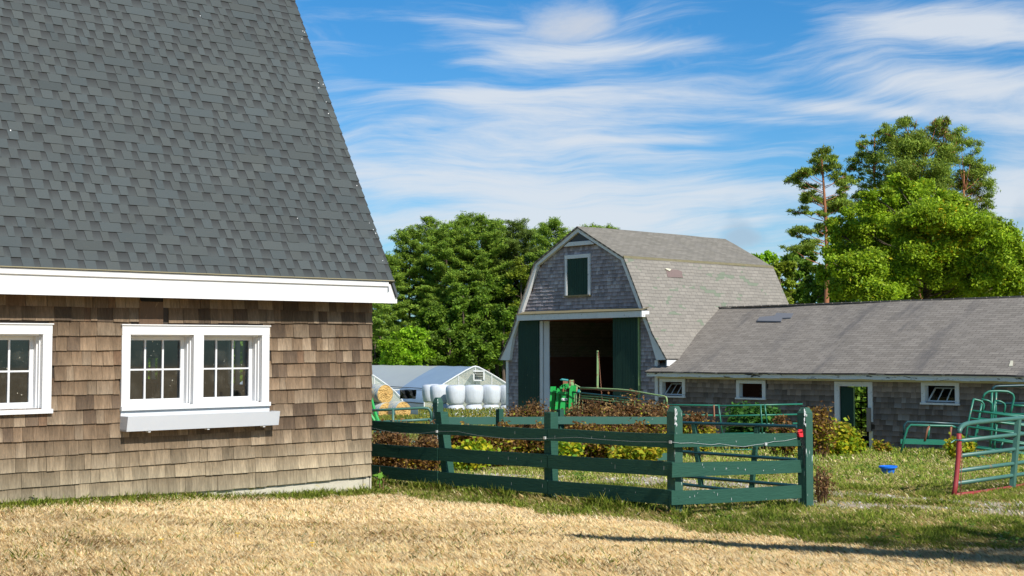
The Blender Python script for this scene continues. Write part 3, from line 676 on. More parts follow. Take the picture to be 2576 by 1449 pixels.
def SR(a, t, o_=0):   # on the roof slope, t 0 eave .. 1 ridge
    o = .38 + (-WR - .38) * t; sag = -.07 * math.exp(-((a - 1.5) / 2.5) ** 2) * t
    return WB.P(a, eH + (rH - eH) * t + sag + o_, o)
mb = MB(); NU, NV = 70, 16; top = []; uv = []
for j in range(NV + 1):
    t = j / NV
    aL_ = -.25 + (.25) * min(1, t / .095) if t < .095 else 0.0 - 2.6 * (t - .095)
    for i in range(NU + 1):
        a = aL_ + (SA + .3 - aL_) * i / NU
        d = (float(fbm(a, t * 4.5, 2.0, 5, 3)) - .5) * .06
        top.append(SR(a, t, d)); uv.append((a, t * 4.75))
m_ = len(top); fs = []
for j in range(NV):
    for i in range(NU):
        k = j * (NU + 1) + i; fs.append((k, k + 1, k + NU + 2, k + NU + 1)); fs.append((k + m_ + NU + 1, k + m_ + NU + 2, k + m_ + 1, k + m_))
ring = [i for i in range(NU + 1)] + [j * (NU + 1) + NU for j in range(1, NV + 1)] + [NV * (NU + 1) + i for i in range(NU - 1, -1, -1)] + [j * (NU + 1) for j in range(NV - 1, 0, -1)]
for i in range(len(ring)): a, b = ring[i], ring[(i + 1) % len(ring)]; fs.append((a, a + m_, b + m_, b))
mb.add(top + [p - Vector((0, 0, .045)) for p in top], fs, None, uv + uv)
sheet(mb, (WB.P(SA + .3, eH, -7.6), WB.P(0, eH, -7.6)), (WB.P(SA + .3, rH - .01, -WR), WB.P(0, rH - .01, -WR)), 20, 4, .05, .02, 6)
roofS = mb.build('roof', M['shed_roof'], shed)
mb = MB(); 
def onshed(px, py):
    p0 = WB.P(0, eH, .38); nn = WB.t.cross(WB.P(0, rH, -WR) - p0).normalized(); c = Vector((0, 0, EYE)); d = Vector(ray(px, py)); q = c + d * ((p0 - c).dot(nn) / d.dot(nn)); return q - Vector((0, 0, .035))
q = [onshed(1610 + .375 * x, 711 + .375 * y) for x, y in ((785, 257), (945, 260), (955, 238), (1010, 236), (1028, 208), (915, 204), (905, 222), (800, 232))]
n = len(q); mb.add([p + Vector((0, 0, .045)) for p in q] + [p for p in q], [tuple(range(n)), tuple(range(2 * n - 1, n - 1, -1))] + [(i, i + n, (i + 1) % n + n, (i + 1) % n) for i in range(n)]); mb.build('roof_patch', M['patch_dark'], roofS)
mb = MB(); q = [onshed(1610 + .375 * x, 711 + .375 * y) for x, y in ((2474, 562), (2500, 562), (2503, 527), (2486, 527))]
mb.add([p + Vector((0, 0, .05)) for p in q] + q, [(0, 1, 2, 3), (7, 6, 5, 4), (0, 4, 5, 1), (1, 5, 6, 2), (2, 6, 7, 3), (3, 7, 4, 0)]); mb.build('loose_shingle', M['cream'], roofS)
mb = MB(); 
for i in range(60):
    a0 = -.2 + (SA + .2) * i / 60; a1 = -.2 + (SA + .2) * (i + 1) / 60; w = .008 * math.sin(i * 1.3)
    mb.wbox(WB, a0, a1 - .002, eH - .17 + w, eH - .055 + w, .30, .335); mb.wbox(WB, a0, a1, eH - .058 + w, eH - .008 + w, .30, .355)
mb.build('fascia', M['white_peel'], shed)
mb = MB(); mb.wbox(WB, .0, SA, sT - .0, sT + .075, 0, .05); mb.wbox(WB, .0, SA, eH - .15, eH - .13, .06, .30); mb.build('frieze_board', M['cream'], shed)
mb = MB()
for i in range(50): mb.wbox(WB, -1.5 + i * .36, -1.5 + i * .36 + .33, rH - .03, rH + .006, -WR - .07, -WR + .08)
mb.build('ridge_cap', M['cap'], shed)
for k, (w, i_) in enumerate(zip(sw, inn)):
    mb = MB(); mb.wbox(WB, w[0], i_[0], w[2] + .05, w[3], 0, .05); mb.wbox(WB, i_[1], w[1], w[2] + .05, w[3], 0, .05); mb.wbox(WB, i_[0], i_[1], i_[3], w[3], 0, .047); mb.wbox(WB, w[0] - .02, w[1] + .02, w[2], w[2] + .05, 0, .085)
    mb.wbox(WB, i_[0] - .02, i_[0], w[2] + .05, w[3], -.12, -.001); mb.wbox(WB, i_[1], i_[1] + .02, w[2] + .05, w[3], -.12, -.001); mb.wbox(WB, i_[0], i_[1], i_[2] - .02, i_[2], -.12, .0)
    fr = mb.build('window', M['white_old'], shed)
    if k != 1:   # hopper sash tipped inward
        x0, x1 = i_[0] + .02, i_[1] - .02; h0 = i_[2] + .01; h1 = i_[3] - .05; o_b, o_t = -.02, -.28
        fp = lambda u, v: WB.P(x0 + (x1 - x0) * (u + .10 * v * (1 - u)), h0 + (h1 - h0) * v, o_b + (o_t - o_b) * v)
        mb = MB()
        for (u0, v0, u1, v1) in ((0, 0, 1, .09), (0, .91, 1, 1), (0, .09, .05, .91), (.95, .09, 1, .91), (.335, .09, .36, .91), (.65, .09, .675, .91)):
            q = [fp(u0, v0), fp(u1, v0), fp(u1, v1), fp(u0, v1)]; mb.hexa(q + [p - WB.n * .03 for p in q])
        mb.build('sash', M['white_old'], fr)
        g = MB(); q = [fp(.05, .09) - WB.n * .015, fp(.95, .09) - WB.n * .015, fp(.95, .91) - WB.n * .015, fp(.05, .91) - WB.n * .015]; g.add(q, [(0, 1, 2, 3)]); g.build('pane', M['glass'], fr)
    else:
        mb = MB(); mb.wbox(WB, i_[0] + .08, i_[1] - .05, i_[2] + .05, i_[2] + .12, -.9, -.85); mb.wbox(WB, i_[0] + .08, i_[1] - .05, i_[2] + .19, i_[2] + .24, -.9, -.85); mb.build('inner_rail', M['grey_wood'], fr)
mb = MB(); mb.wbox(WB, sd[0], dinn[0], -.45, sd[3], 0, .05); mb.wbox(WB, dinn[1], sd[1], -.15, sd[3], 0, .05); mb.wbox(WB, dinn[0], dinn[1], dinn[3], sd[3], 0, .047)
mb.build('door_casing', M['white_old'], shed)
mb = MB(); mb.wbox(WB, dinn[1] + .02, sd[1] - .01, -1.2, -.4, 0.0, .045); mb.build('worn_casing', M['cream'], shed)
mb = MB(); mb.wbox(WB, dinn[1] - .03, dinn[1] + .10, -.42, .25, .052, .085); mb.build('nailed_board', M['grey_wood'], shed)
# dark green door leaf folded inwards
dj = dinn[0]; dw = z5(1420, 900, .0)[0] - dj
mb = MB(); mb.hexa([WB.P(dj + .01, -.95, -.02), WB.P(dj + dw, -.95, -.10), WB.P(dj + dw, dinn[3] - .03, -.10), WB.P(dj + .01, dinn[3] - .03, -.02), WB.P(dj + .01, -.95, -.06), WB.P(dj + dw, -.95, -.14), WB.P(dj + dw, dinn[3] - .03, -.14), WB.P(dj + .01, dinn[3] - .03, -.06)])
dd = mb.build('door', M['door_green'], shed)
mb = MB(); mb.wbox(WB, dj + dw, dj + dw + .02, -.95, dinn[3] - .03, -.14, -.10); mb.build('edge_strip', M['pale_green'], dd)
mb = MB(); mb.add([WB.P(0, -1.02, -.02), WB.P(SA, -1.02, -.02), WB.P(SA, -1.02, -7.2), WB.P(0, -1.02, -7.2)], [(0, 1, 2, 3)]); mb.build('dirt_floor', M['soil'], shed)
# grid gate in the far doorway
mb = MB(); gA = bo0 - .1; gB = bo1 + .2
for i in range(5): a = gA + (gB - gA) * i / 4; mb.tube([WB.P(a, -1.1, -7.0), WB.P(a, .35, -7.0)], .022, 6)
for i in range(7): h = -.95 + i * .215; mb.tube([WB.P(gA, h, -6.98), WB.P(gB, h, -6.98)], .022, 6)
tag(mb.build('grid_gate', M['cord'], base=WB.P((gA + gB) / 2, -1.1, -7)), 'black grid gate seen through the open shed doorway', 'gate')
# =================================================================== fences
WF1 = Wall(1690, 14.2, vp=-1500); WF2 = Wall(1692, 14.15, x2=2038, D2=15.25); WF3 = Wall(1110, 25.6, x2=1680, D2=25.2)
def board(mb, W, px, th=.038, o=0.0):
    """px: bottom-left, bottom-right, top-right, top-left pixels of the front face; split along its length with a slight wander"""
    q = [W.pix(x, y, o) for x, y in px]; n = 10; s = rnd.random() * 9
    for i in range(n):
        u0, u1 = i / n, (i + 1) / n
        L = lambda p, r, u: (p[0] + (r[0] - p[0]) * u, p[1] + (r[1] - p[1]) * u + .004 * math.sin(u * 5 + s))
        b0, b1, t1, t0 = L(q[0], q[1], u0), L(q[0], q[1], u1), L(q[3], q[2], u1), L(q[3], q[2], u0)
        w0, w1_ = .003 * math.sin(u0 * 7 + s), .003 * math.sin(u1 * 7 + s)
        f = [W.P(*b0, o + w0), W.P(*b1, o + w1_), W.P(*t1, o + w1_), W.P(*t0, o + w0), W.P(*b0, o - th + w0), W.P(*b1, o - th + w1_), W.P(*t1, o - th + w1_), W.P(*t0, o - th + w0)]
        k = len(mb.v); mb.add(f, [(0, 1, 2, 3), (7, 6, 5, 4), (0, 4, 5, 1), (2, 6, 7, 3)] + ([(3, 7, 4, 0)] if i == 0 else []) + ([(1, 5, 6, 2)] if i == n - 1 else []))
def post(W, a0, h0, a1, h1, w, o1, cap=0, depth=None):
    """leaning post from (a0,h0) to (a1,h1), a is the left edge; o1 front face"""
    mb = MB(); d = depth or w
    lo = [W.P(a0, h0, o1), W.P(a0 + w, h0, o1), W.P(a0 + w, h0, o1 - d), W.P(a0, h0, o1 - d)]
    hi = [W.P(a1, h1 - cap, o1), W.P(a1 + w, h1 - cap, o1), W.P(a1 + w, h1 - cap, o1 - d), W.P(a1, h1 - cap, o1 - d)]
    vs = lo + hi; fs = [(0, 1, 5, 4), (1, 2, 6, 5), (2, 3, 7, 6), (3, 0, 4, 7), (3, 2, 1, 0)]
    if cap:
        k = .22 * w; vs += [W.P(a1 + k, h1, o1 - k), W.P(a1 + w - k, h1, o1 - k), W.P(a1 + w - k, h1, o1 - d + k), W.P(a1 + k, h1, o1 - d + k)]
        fs += [(4, 5, 9, 8), (5, 6, 10, 9), (6, 7, 11, 10), (7, 4, 8, 11), (8, 9, 10, 11)]
    else: fs.append((4, 5, 6, 7))
    return mb.add(vs, fs)
fence = thing('board_fence', 'dark green three rail board fence turning a corner beside the cedar barn', 'fence', WF1.P(-2, 0, -.1))
rails = {'t': ((925, 1059.6, 1083.5), (1690, 1091.8, 1127)), 'm': ((925, 1116, 1147), (1690, 1163, 1199.5)), 'b': ((925, 1170.5, 1200), (1690, 1233.9, 1271.6))}
jx = [925, 1102, 1377, 1691]
for k, (l, r) in rails.items():
    Lf = lambda x, i: l[i] + (r[i] - l[i]) * (x - l[0]) / (r[0] - l[0])
    for i in range(3):
        x0, x1 = jx[i] + (.8 if i else 0), jx[i + 1] - .8
        if i == 2: x1 = 1690 if k != 't' else 1696
        mb = MB(); dy = rnd.uniform(-1, 1) if i < 2 else 0
        board(mb, WF1, [(x0, Lf(x0, 2) + dy), (x1, Lf(x1, 2)), (x1, Lf(x1, 1)), (x0, Lf(x0, 1) + dy)]); mb.build('rail', M['fence'], fence)
for px in ([(1696, 1126), (2040, 1120.6), (2040, 1088.3), (1696, 1092.8)], [(1690, 1202), (2041, 1187), (2041, 1155.7), (1691, 1166)], [(1689.5, 1270.6), (2039.5, 1252.8), (2039.5, 1220.6), (1689.5, 1235.7)]):
    mb = MB(); board(mb, WF2, px); mb.build('rail', M['fence'], fence)
W_ = .115
for (xt, yt, xb, cap) in ((1368.5, 1037, 1368.5, 0), (1094.5, 1035.5, 1118, 0), (760, 1015, 760, 0)):
    a1, h1 = WF1.pix(xt, yt, -.04); a0, _ = WF1.pix(xb, 1230, -.04)
    post(WF1, a0, -.15, a1, h1, W_, -.041).build('post', M['fence'], fence)
a1, h1 = WF1.pix(1677, 1021.7, -.04); pc = WF1.P(a1, 0, -.04)
post(WF1, a1, -.15, a1, h1, .115, -.041, .055).build('post', M['fence_drip'], fence)
# end post lines up with the short side but stands square with the long one
Wend = Wall(2003, 15.2, vp=-1500); h1 = Wend.pix(2010, 1025)[1]
post(Wend, 0, -.15, 0, h1, .118, -.0, .06).build('post', M['fence_drip'], fence)
def drips(W, spots, o):
    mb = MB()
    for x, y, w, h in spots:
        a, hh = W.pix(x, y, o); n = 6; pts = [W.P(a + w * rnd.uniform(.6, 1.1) * math.cos(k * 1.047), hh + h * (math.sin(k * 1.047) * rnd.uniform(.7, 1.1)), o) for k in range(n)]; bk = [p - W.n * .002 for p in pts]
        mb.add(pts + bk, [tuple(range(n)), tuple(range(2 * n - 1, n - 1, -1))])
    return tag(mb.build('bird_droppings', M['white_old'], fence), kind='stuff')
sp_ = [(1697 + rnd.gauss(0, 2.2) + t * 4, 1034 + t * 26 + rnd.uniform(-3, 3), rnd.uniform(.003, .010), rnd.uniform(.008, .028)) for t in [rnd.random() ** 1.6 for _ in range(26)]]
WFp = Wall(1677, 14.2 - .0, vp=-1500); WF1n = WF1
side = Wall(1696, 14.13, x2=1712, D2=14.2); drips(side, [(1698 + abs(rnd.gauss(0, 3)), 1030 + 40 * rnd.random() ** 1.5, rnd.uniform(.003, .009), rnd.uniform(.008, .026)) for _ in range(24)], .035)
side2 = Wall(2021, 15.1, x2=2034, D2=15.16); drips(side2, [(2023 + abs(rnd.gauss(0, 2.5)), 1031 + 40 * rnd.random() ** 1.5, rnd.uniform(.003, .008), rnd.uniform(.008, .028)) for _ in range(20)], .035)
drips(WF2, [(rnd.uniform(1715, 2025), rnd.choice((1108, 1178, 1245)) + rnd.uniform(-12, 12), rnd.uniform(.0015, .003), rnd.uniform(.006, .018)) for _ in range(20)], .008)
drips(WF1, [(rnd.uniform(1150, 1680), 0, rnd.uniform(.0012, .0022), rnd.uniform(.006, .03)) for _ in range(0)] + [(x, (1059.6 + (1091.8 - 1059.6) * (x - 925) / 765 if k == 0 else (1116 + 47 * (x - 925) / 765 if k == 1 else 1170.5 + 63.4 * (x - 925) / 765)) + rnd.uniform(6, 24), rnd.uniform(.0012, .0022), rnd.uniform(.006, .03)) for x, k in [(rnd.uniform(1150, 1680), rnd.randrange(3)) for _ in range(18)]], .008)
# electric wire and insulators
mb = MB(); pts = []
for x, y in ((1690, 1112), (1712, 1115), (1740, 1114), (1790, 1119), (1810, 1116), (1840, 1121), (1870, 1124), (1900, 1119), (1925, 1116), (1945, 1111), (1975, 1109), (2005, 1102)): a, h = WF2.pix(x, y, .012); pts.append(WF2.P(a, h, .012))
mb.tube(pts, .0020, 4)
pts = []
for x, y in ((930, 1075), (960, 1082), (1000, 1090), (1060, 1090), (1098, 1085.5), (1150, 1085), (1200, 1095), (1280, 1104), (1374, 1103), (1450, 1100), (1520, 1106), (1600, 1111), (1690, 1112)): a, h = WF1.pix(x, y, .010); pts.append(WF1.P(a, h, .010))
mb.tube(pts, .0009, 4); mb.build('wire', M['wire'], fence)
for W, x, y in ((WF1, 1097, 1085.5), (WF1, 1369, 1101.5), (WF1, 1686, 1112), (WF2, 1927, 1117)):
    a, h = W.pix(x, y, .02); mb = MB(); mb.obox(W.P(a, h, .012), W.t * .015, W.n * -.012, Vector((0, 0, .015))); mb.build('insulator', M['wire'], fence)
a, h = WF2.pix(2014.5, 1093, .03); P0 = WF2.P(a, h, 0)
mb = MB()
for i in range(7):
    j = lambda: rnd.uniform(-.006, .006)
    mb.obox(P0 + WF2.n * (.014 + .004 * i) + WF2.t * j() + Vector((0, 0, .012 - i * .003 + j())), WF2.t * (.034 - .002 * i), WF2.n * -.004 + Vector((0, 0, j())), Vector((j(), 0, .036 - .004 * i)))
mb.tube([P0 + WF2.t * -.036 + WF2.n * .02 + Vector((0, 0, .03)), P0 + WF2.n * .046 + Vector((0, 0, .04)), P0 + WF2.t * .036 + WF2.n * .02 + Vector((0, 0, .024))], .009, 6)
tag(mb.build('red_tape', M['red'], base=P0), 'crumpled red plastic wrap on the top rail by the end post', 'plastic wrap')
mb = MB()
for s in (-.018, 0, .02):
    mb.tube([P0 + WF2.n * .03 + WF2.t * s + Vector((0, 0, -.03)), P0 + WF2.n * .06 + WF2.t * (s + .03) + Vector((0, 0, -.15)), P0 + WF2.n * .04 + WF2.t * (s * 2 + .07) + Vector((0, 0, -.33)), P0 + WF2.n * .03 + WF2.t * (s + .085) + Vector((0, 0, -.5)), P0 + WF2.n * .02 + WF2.t * (s + .08) + Vector((0, 0, -.66))], .0045, 5)
tag(mb.build('hanging_cord', M['cord'], base=P0), 'thin black cord hanging down from the red wrap on the end post', 'cord')
# back fence
bf = thing('paddock_fence', 'green board fence standing in the dead weeds behind the front fence', 'fence', WF3.P(2, -.38, 0))
def ydrop(W, x, y, dz): 
    a, h = W.pix(x, y, 0); return h - dz
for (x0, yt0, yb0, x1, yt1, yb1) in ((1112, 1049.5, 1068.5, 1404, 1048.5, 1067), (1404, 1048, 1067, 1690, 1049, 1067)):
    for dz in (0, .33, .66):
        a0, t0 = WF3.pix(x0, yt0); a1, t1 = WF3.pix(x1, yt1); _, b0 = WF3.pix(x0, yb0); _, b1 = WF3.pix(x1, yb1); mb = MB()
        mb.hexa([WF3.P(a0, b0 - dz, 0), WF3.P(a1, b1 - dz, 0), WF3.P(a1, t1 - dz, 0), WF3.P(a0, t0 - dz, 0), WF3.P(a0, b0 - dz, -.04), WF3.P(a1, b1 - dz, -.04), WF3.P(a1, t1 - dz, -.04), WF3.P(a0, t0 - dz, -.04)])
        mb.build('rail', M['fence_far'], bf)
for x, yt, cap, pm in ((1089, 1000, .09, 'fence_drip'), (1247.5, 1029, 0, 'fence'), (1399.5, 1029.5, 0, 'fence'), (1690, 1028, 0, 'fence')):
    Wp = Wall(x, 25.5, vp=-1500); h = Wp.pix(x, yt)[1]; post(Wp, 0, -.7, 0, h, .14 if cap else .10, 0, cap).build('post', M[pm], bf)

def bent(pts, r=3):
    return pts
def tubes(mb, D, lines, rad, n=7):
    for l in lines:
        p = []
        for q in l: p.append(at(q[0], q[1], q[2] if len(q) > 2 else D))
        # round the corners a little
        o = [p[0]]
        for i in range(1, len(p) - 1): o += [p[i].lerp(p[i - 1], .12), p[i].lerp(p[i + 1], .12)] if len(l) > 3 else [p[i]]
        o.append(p[-1]); mb.tube(o, rad, n)
    return mb
# dark gate standing open behind the corner
Gp = lambda x, y: (x, y, 17.0 + (15.9 - 17.0) * (x - 1700) / 300)
og = thing('open_field_gate', 'dark blue green tube gate standing open behind the fence corner', 'gate', at(1850, 1225, 16.4))
for l in ([(1700, 1063), (2004, 1072.8)], [(1700, 1135), (2004, 1156.5)], [(1700, 1196), (2004, 1222)], [(1700, 1216), (2004, 1252)], ):
    mb = MB(); tubes(mb, 0, [[Gp(*q) for q in l]], .020, 8); mb.build('rail', M['blue_tube'], og)
for l in ([(1746, 1067), (1764, 1226)], [(1905, 1073), (1890, 1238)]):
    mb = MB(); p0, p1 = at(*Gp(*l[0])), at(*Gp(*l[1])); u = (at(*Gp(1900, 1100)) - at(*Gp(1800, 1100))).normalized(); nn = Vector((u.y, -u.x, 0))
    q = [p1 - u * .025 + nn * .026, p1 + u * .025 + nn * .026, p0 + u * .025 + nn * .026, p0 - u * .025 + nn * .026]; mb.hexa(q + [a - nn * .05 for a in q]); mb.build('brace', M['fence'], og)
# livestock panels by the shed
def panel(name, label, lines, D, r, m, verts=(), group=None, vm=None, base=None):
    allp = [q for l in lines for q in l]; bx = sum(q[0] for q in allp) / len(allp); by = max(q[1] for q in allp)
    t = thing(name, label, 'gate', base or at(bx, by, D), group)
    for l in lines: mb = MB(); tubes(mb, D, [l], r); mb.build('rail', M[m], t, smooth=True)
    for l in verts: mb = MB(); tubes(mb, D - .03, [l], r * .9); mb.build('upright', M[vm or m], t, smooth=True)
    return t
panel('livestock_panel', 'green tube panel behind the fence corner, left of its partner', [[(1679, 1018.5), (1797, 1020), (1812, 1020)], [(1690, 1042.5), (1808, 1045)], [(1690, 1067), (1806, 1068)], [(1690, 1090), (1806, 1091)]], 36, .022, 'green_tube', [[(1680, 1018), (1681, 1132)], [(1796, 1019), (1800, 1132)]], vm='rust')
panel('livestock_panel', 'green tube panel in front of the leafy green bush by the shed', [[(1807, 1021), (1914, 1019), (2019, 1016.6)], [(1812, 1046.5), (2006, 1042.5)], [(1814, 1069), (2006, 1065)], [(1818, 1091), (2006, 1089)], [(1822, 1132), (1895, 1131)]], 35.6, .022, 'green_tube', [[(1808, 1020), (1817, 1093)], [(1913.6, 1019), (1918, 1090)], [(1924, 1018), (1930, 1068)]])
# tube gate behind the near post, left
panel('field_gate', 'faded green tube gate with rounded corner in front of the hay bales', [[(925, 1033, 25.6), (989, 1030), (1064, 1026), (1078, 1028), (1084.5, 1037), (1085, 1056)], [(940, 1062, 25.6), (990, 1060), (1085, 1055)], [(940, 1088), (1085, 1085)], [(940, 1112), (1085, 1112)], [(940, 1136), (1086, 1136)]], 25.4, .026, 'grey_green_tube', [[(989, 1030), (988.5, 1138)], [(1085, 1056), (1087, 1140)]])
# near red and green gate on the right
R = lambda x, y: (2146.6 + .2777 * x, 939 + .2777 * y)
def RG(x, y, d=0): q = R(x, y); return (q[0], q[1], 16.4 + (18.0 - 16.4) * (q[0] - 2400) / 176 + d)
ng = thing('red_green_gate', 'nearest green tube gate with worn red end upright standing in the grass', 'gate', at(*RG(925, 1110)))
ext = lambda x, y, s: (2146.6 + .2777 * x + 180, 939 + .2777 * y + s * 180)
def long_(p, q, s=-.108): 
    e = (q[0] + 650, q[1] + s * 650); return [RG(*p), RG(*q), RG(*e)]
mb = MB(); arc = [RG(957, 545), RG(962, 520), RG(975, 492), RG(1000, 468), RG(1040, 455), RG(1100, 446), RG(1270, 428), RG(1546, 404), RG(2200, 345)]
mb.tube([at(*q) for q in arc], .029, 10); mb.build('top_rail', M['grey_green_tube'], ng, smooth=True)
mb = MB(); mb.tube([at(*RG(x, y)) for x, y in ((910, 1112), (925, 1020), (940, 880), (952, 740), (956, 620), (957, 545))], .030, 10); mb.build('end_upright', M['red_tube'], ng, smooth=True)
for p, q in (((962, 613), (1546, 548)), ((955, 748), (1546, 678)), ((948, 884), (1546, 806)), ((935, 998), (1546, 912))):
    mb = MB(); mb.tube([at(*v) for v in long_(p, q)], .026, 8); mb.build('rail', M['grey_green_tube'], ng, smooth=True)
mb = MB(); mb.tube([at(*v) for v in [RG(915, 1106), RG(1120, 1082), RG(1330, 1052), RG(1546, 1015), RG(2200, 930)]], .026, 8); mb.build('bottom_rail', M['red_tube'], ng, smooth=True)
for xa, xb in (((1492, 420), (1440, 1032)), ((2080, 360), (2040, 960))):
    p0, p1 = at(*RG(*xa, -.02)), at(*RG(*xb, -.02)); u = Vector((.6, .8, 0)); nn = Vector((.8, -.6, 0)); q = [p1 - u * .05 + nn * .03, p1 + u * .05 + nn * .03, p0 + u * .05 + nn * .03, p0 - u * .05 + nn * .03]
    mb = MB(); mb.hexa(q + [a - nn * .055 for a in q]); mb.build('brace', M['grey_green_tube'], ng)
mb = MB()
for i in range(26):
    y = 600 + i * 19.5; p = at(*RG(975 + (i % 2) * 5 + 8 * math.sin(i * .2), y, -.06)); q = at(*RG(975 + ((i + 1) % 2) * 5, y + 22, -.06)); mb.tube([p, q], .006, 4)
tag(mb.build('rusty_chain', M['rust'], base=at(*RG(975, 1100))), 'rusty chain hanging from the end of the red and green gate', 'chain')
mb = MB()
p = at(*RG(955, 606)); mb.tube([p + Vector((-.05, 0, 0)), p + Vector((.0, -.045, .005)), p + Vector((.06, 0, 0)), p + Vector((.0, .045, -.01)), p + Vector((-.05, 0, 0)), p + Vector((-.10, -.02, -.03))], .006, 5)
tag(mb.build('blue_twine', M['teal'], base=p), 'loop of blue twine tied round the red gate upright', 'twine')
# stacked panels leaning on the shed wall
Z8 = lambda x, y, d=31.5: (2388 + .1389 * x, 939 + .1389 * y, d)
def Zs(d, *pp): return [Z8(x, y, d) for x, y in pp]
sp = [('green livestock panel with a bowed handle, leftmost of the stack leaning by the shed', 30.5, [((430, 490), (445, 470), (570, 500), (620, 550), (628, 600), (600, 690)), ((410, 675), (1352, 800), (2300, 930)), ((380, 815), (700, 862), (1352, 945), (2300, 1070)), ((345, 970), (1200, 1085), (2300, 1230)), ((345, 1145), (1352, 1285), (2300, 1410)), ((300, 1320), (900, 1400), (2300, 1590)), ((260, 1470), (900, 1560), (2300, 1750))], [((440, 475), (340, 900), (250, 1500))], 'green_tube'),
      ('green livestock panel with bowed handle and rusty uprights, second in the stack by the shed', 31.2, [((585, 470), (720, 500), (775, 550), (782, 600), (755, 720)), ((600, 690), (1352, 790), (2300, 915)), ((530, 815), (1352, 925), (2300, 1050)), ((490, 965), (1352, 1080), (2300, 1200)), ((470, 1140), (1352, 1260), (2300, 1390)), ((450, 1320), (2300, 1570))], [((590, 560), (520, 860), (470, 1140), (420, 1480)), ((860, 930), (830, 1200), (790, 1470))], 'green_tube'),
      ('green livestock panel with rusted upright, third in the stack by the shed', 31.9, [((820, 495), (930, 510), (1000, 550), (1015, 600), (985, 740)), ((790, 700), (1352, 775), (2300, 900)), ((770, 860), (2300, 1060)), ((740, 1020), (2300, 1230)), ((720, 1190), (2300, 1400))], [((830, 500), (795, 800), (770, 1000), (740, 1480)), ((990, 1180), (930, 1360), (910, 1480))], 'green_tube')]
for lab, d, ls, vs_, m_2 in sp:
    panel('livestock_panel', lab, [Zs(d, *l) for l in ls], d, .024, m_2, [Zs(d - .06, *l) for l in vs_], group='panels stacked against the shed', vm='green_tube')
panel('tall_gate', 'tall green gate with a squared hoop top, in front of the dark arched gate', [Zs(32.4, (600, 470), (640, 375), (720, 328), (900, 322), (1060, 330), (1150, 380), (1172, 450), (1140, 600), (1105, 750)), Zs(32.4, (1145, 580), (1352, 590), (2300, 600)), Zs(32.4, (1105, 740), (2300, 760))], 32.4, .028, 'green_tube', [Zs(32.4, (600, 470), (560, 700), (500, 1100), (450, 1480))], group='panels stacked against the shed')
panel('dark_gate', 'dark teal arched gate standing closest to the shed wall', [Zs(33.0, (775, 320), (795, 265), (850, 235), (1352, 222), (2300, 215)), Zs(33.0, (770, 560), (2300, 520)), Zs(33.0, (760, 900), (2300, 900)), Zs(33.0, (760, 1250), (2300, 1280))], 33.0, .032, 'blue_tube', [Zs(33.0, (775, 330), (762, 700), (740, 1400)), Zs(33., (850, 330), (838, 700), (820, 1400))], group='panels stacked against the shed', vm='green_tube')
# feeder rack against the shed wall
q = lambda x, y, d=33.0: (*R(x, y), d)
fr_ = thing('feed_rack', 'low green tube feed rack with a flat tray against the shed wall', 'feed rack', at(*q(700, 720)))
for name, l, d, m_2 in (('back_rail', [q(455, 560, 33.6), q(462, 470, 33.6), q(490, 440, 33.6), q(700, 446, 33.6), q(1010, 462, 33.4)], 0, 'blue_tube'), ('front_rail', [q(432, 720), q(462, 590), q(490, 500), q(520, 468), q(700, 474), q(890, 478), q(960, 500)], 0, 'green_tube'),
                        ('upright', [q(648, 610), q(668, 520), q(690, 470)], 0, 'rust'), ('upright', [q(672, 606, 33.3), q(690, 470, 33.3)], 0, 'green_tube'), ('upright', [q(875, 650), q(880, 540), q(888, 475)], 0, 'rust'), ('leg', [q(1000, 720, 33.3), q(1000, 640, 33.3)], 0, 'green_tube')):
    mb = MB(); mb.tube([at(*v) for v in l], .028, 7); mb.build(name, M[m_2], fr_, smooth=True)
mb = MB(); A_, B_ = at(*q(428, 618)), at(*q(1000, 634)); g_ = Vector((.25, .3, 0)); z_ = Vector((0, 0, .055))
mb.hexa([A_ - z_, B_ - z_, B_ + z_, A_ + z_, A_ - z_ + g_, B_ - z_ + g_, B_ + z_ + g_, A_ + z_ + g_]); mb.build('tray', M['green_tube'], fr_)
# blue tub
T0 = at(2234, 1197, 22.0); T0.z = g1(T0.x, T0.y); tz = at(2234, 1172, 22.0).z
mb = MB(); n = 20
def ring(rx, ry, z, sk=0): return [Vector((T0.x + rx * math.cos(2 * math.pi * i / n), T0.y + ry * math.sin(2 * math.pi * i / n), z + sk * math.cos(2 * math.pi * i / n))) for i in range(n)]
rs = [ring(.085, .09, T0.z), ring(.115, .12, tz - .03), ring(.145, .15, tz - .028, .004), ring(.145, .15, tz, .004), ring(.125, .13, tz, .004), ring(.095, .10, tz - .02), ring(.07, .08, T0.z + .02)]
vs = [p for r_ in rs for p in r_]; fs = [(j * n + i, j * n + (i + 1) % n, (j + 1) * n + (i + 1) % n, (j + 1) * n + i) for j in range(len(rs) - 1) for i in range(n)] + [tuple(range(n - 1, -1, -1)), tuple(range((len(rs) - 1) * n, len(rs) * n))]
mb.add(vs, fs); tag(mb.build('blue_tub', M['blue'], base=T0), 'small blue plastic tub half sunk in the yard grass', 'tub')

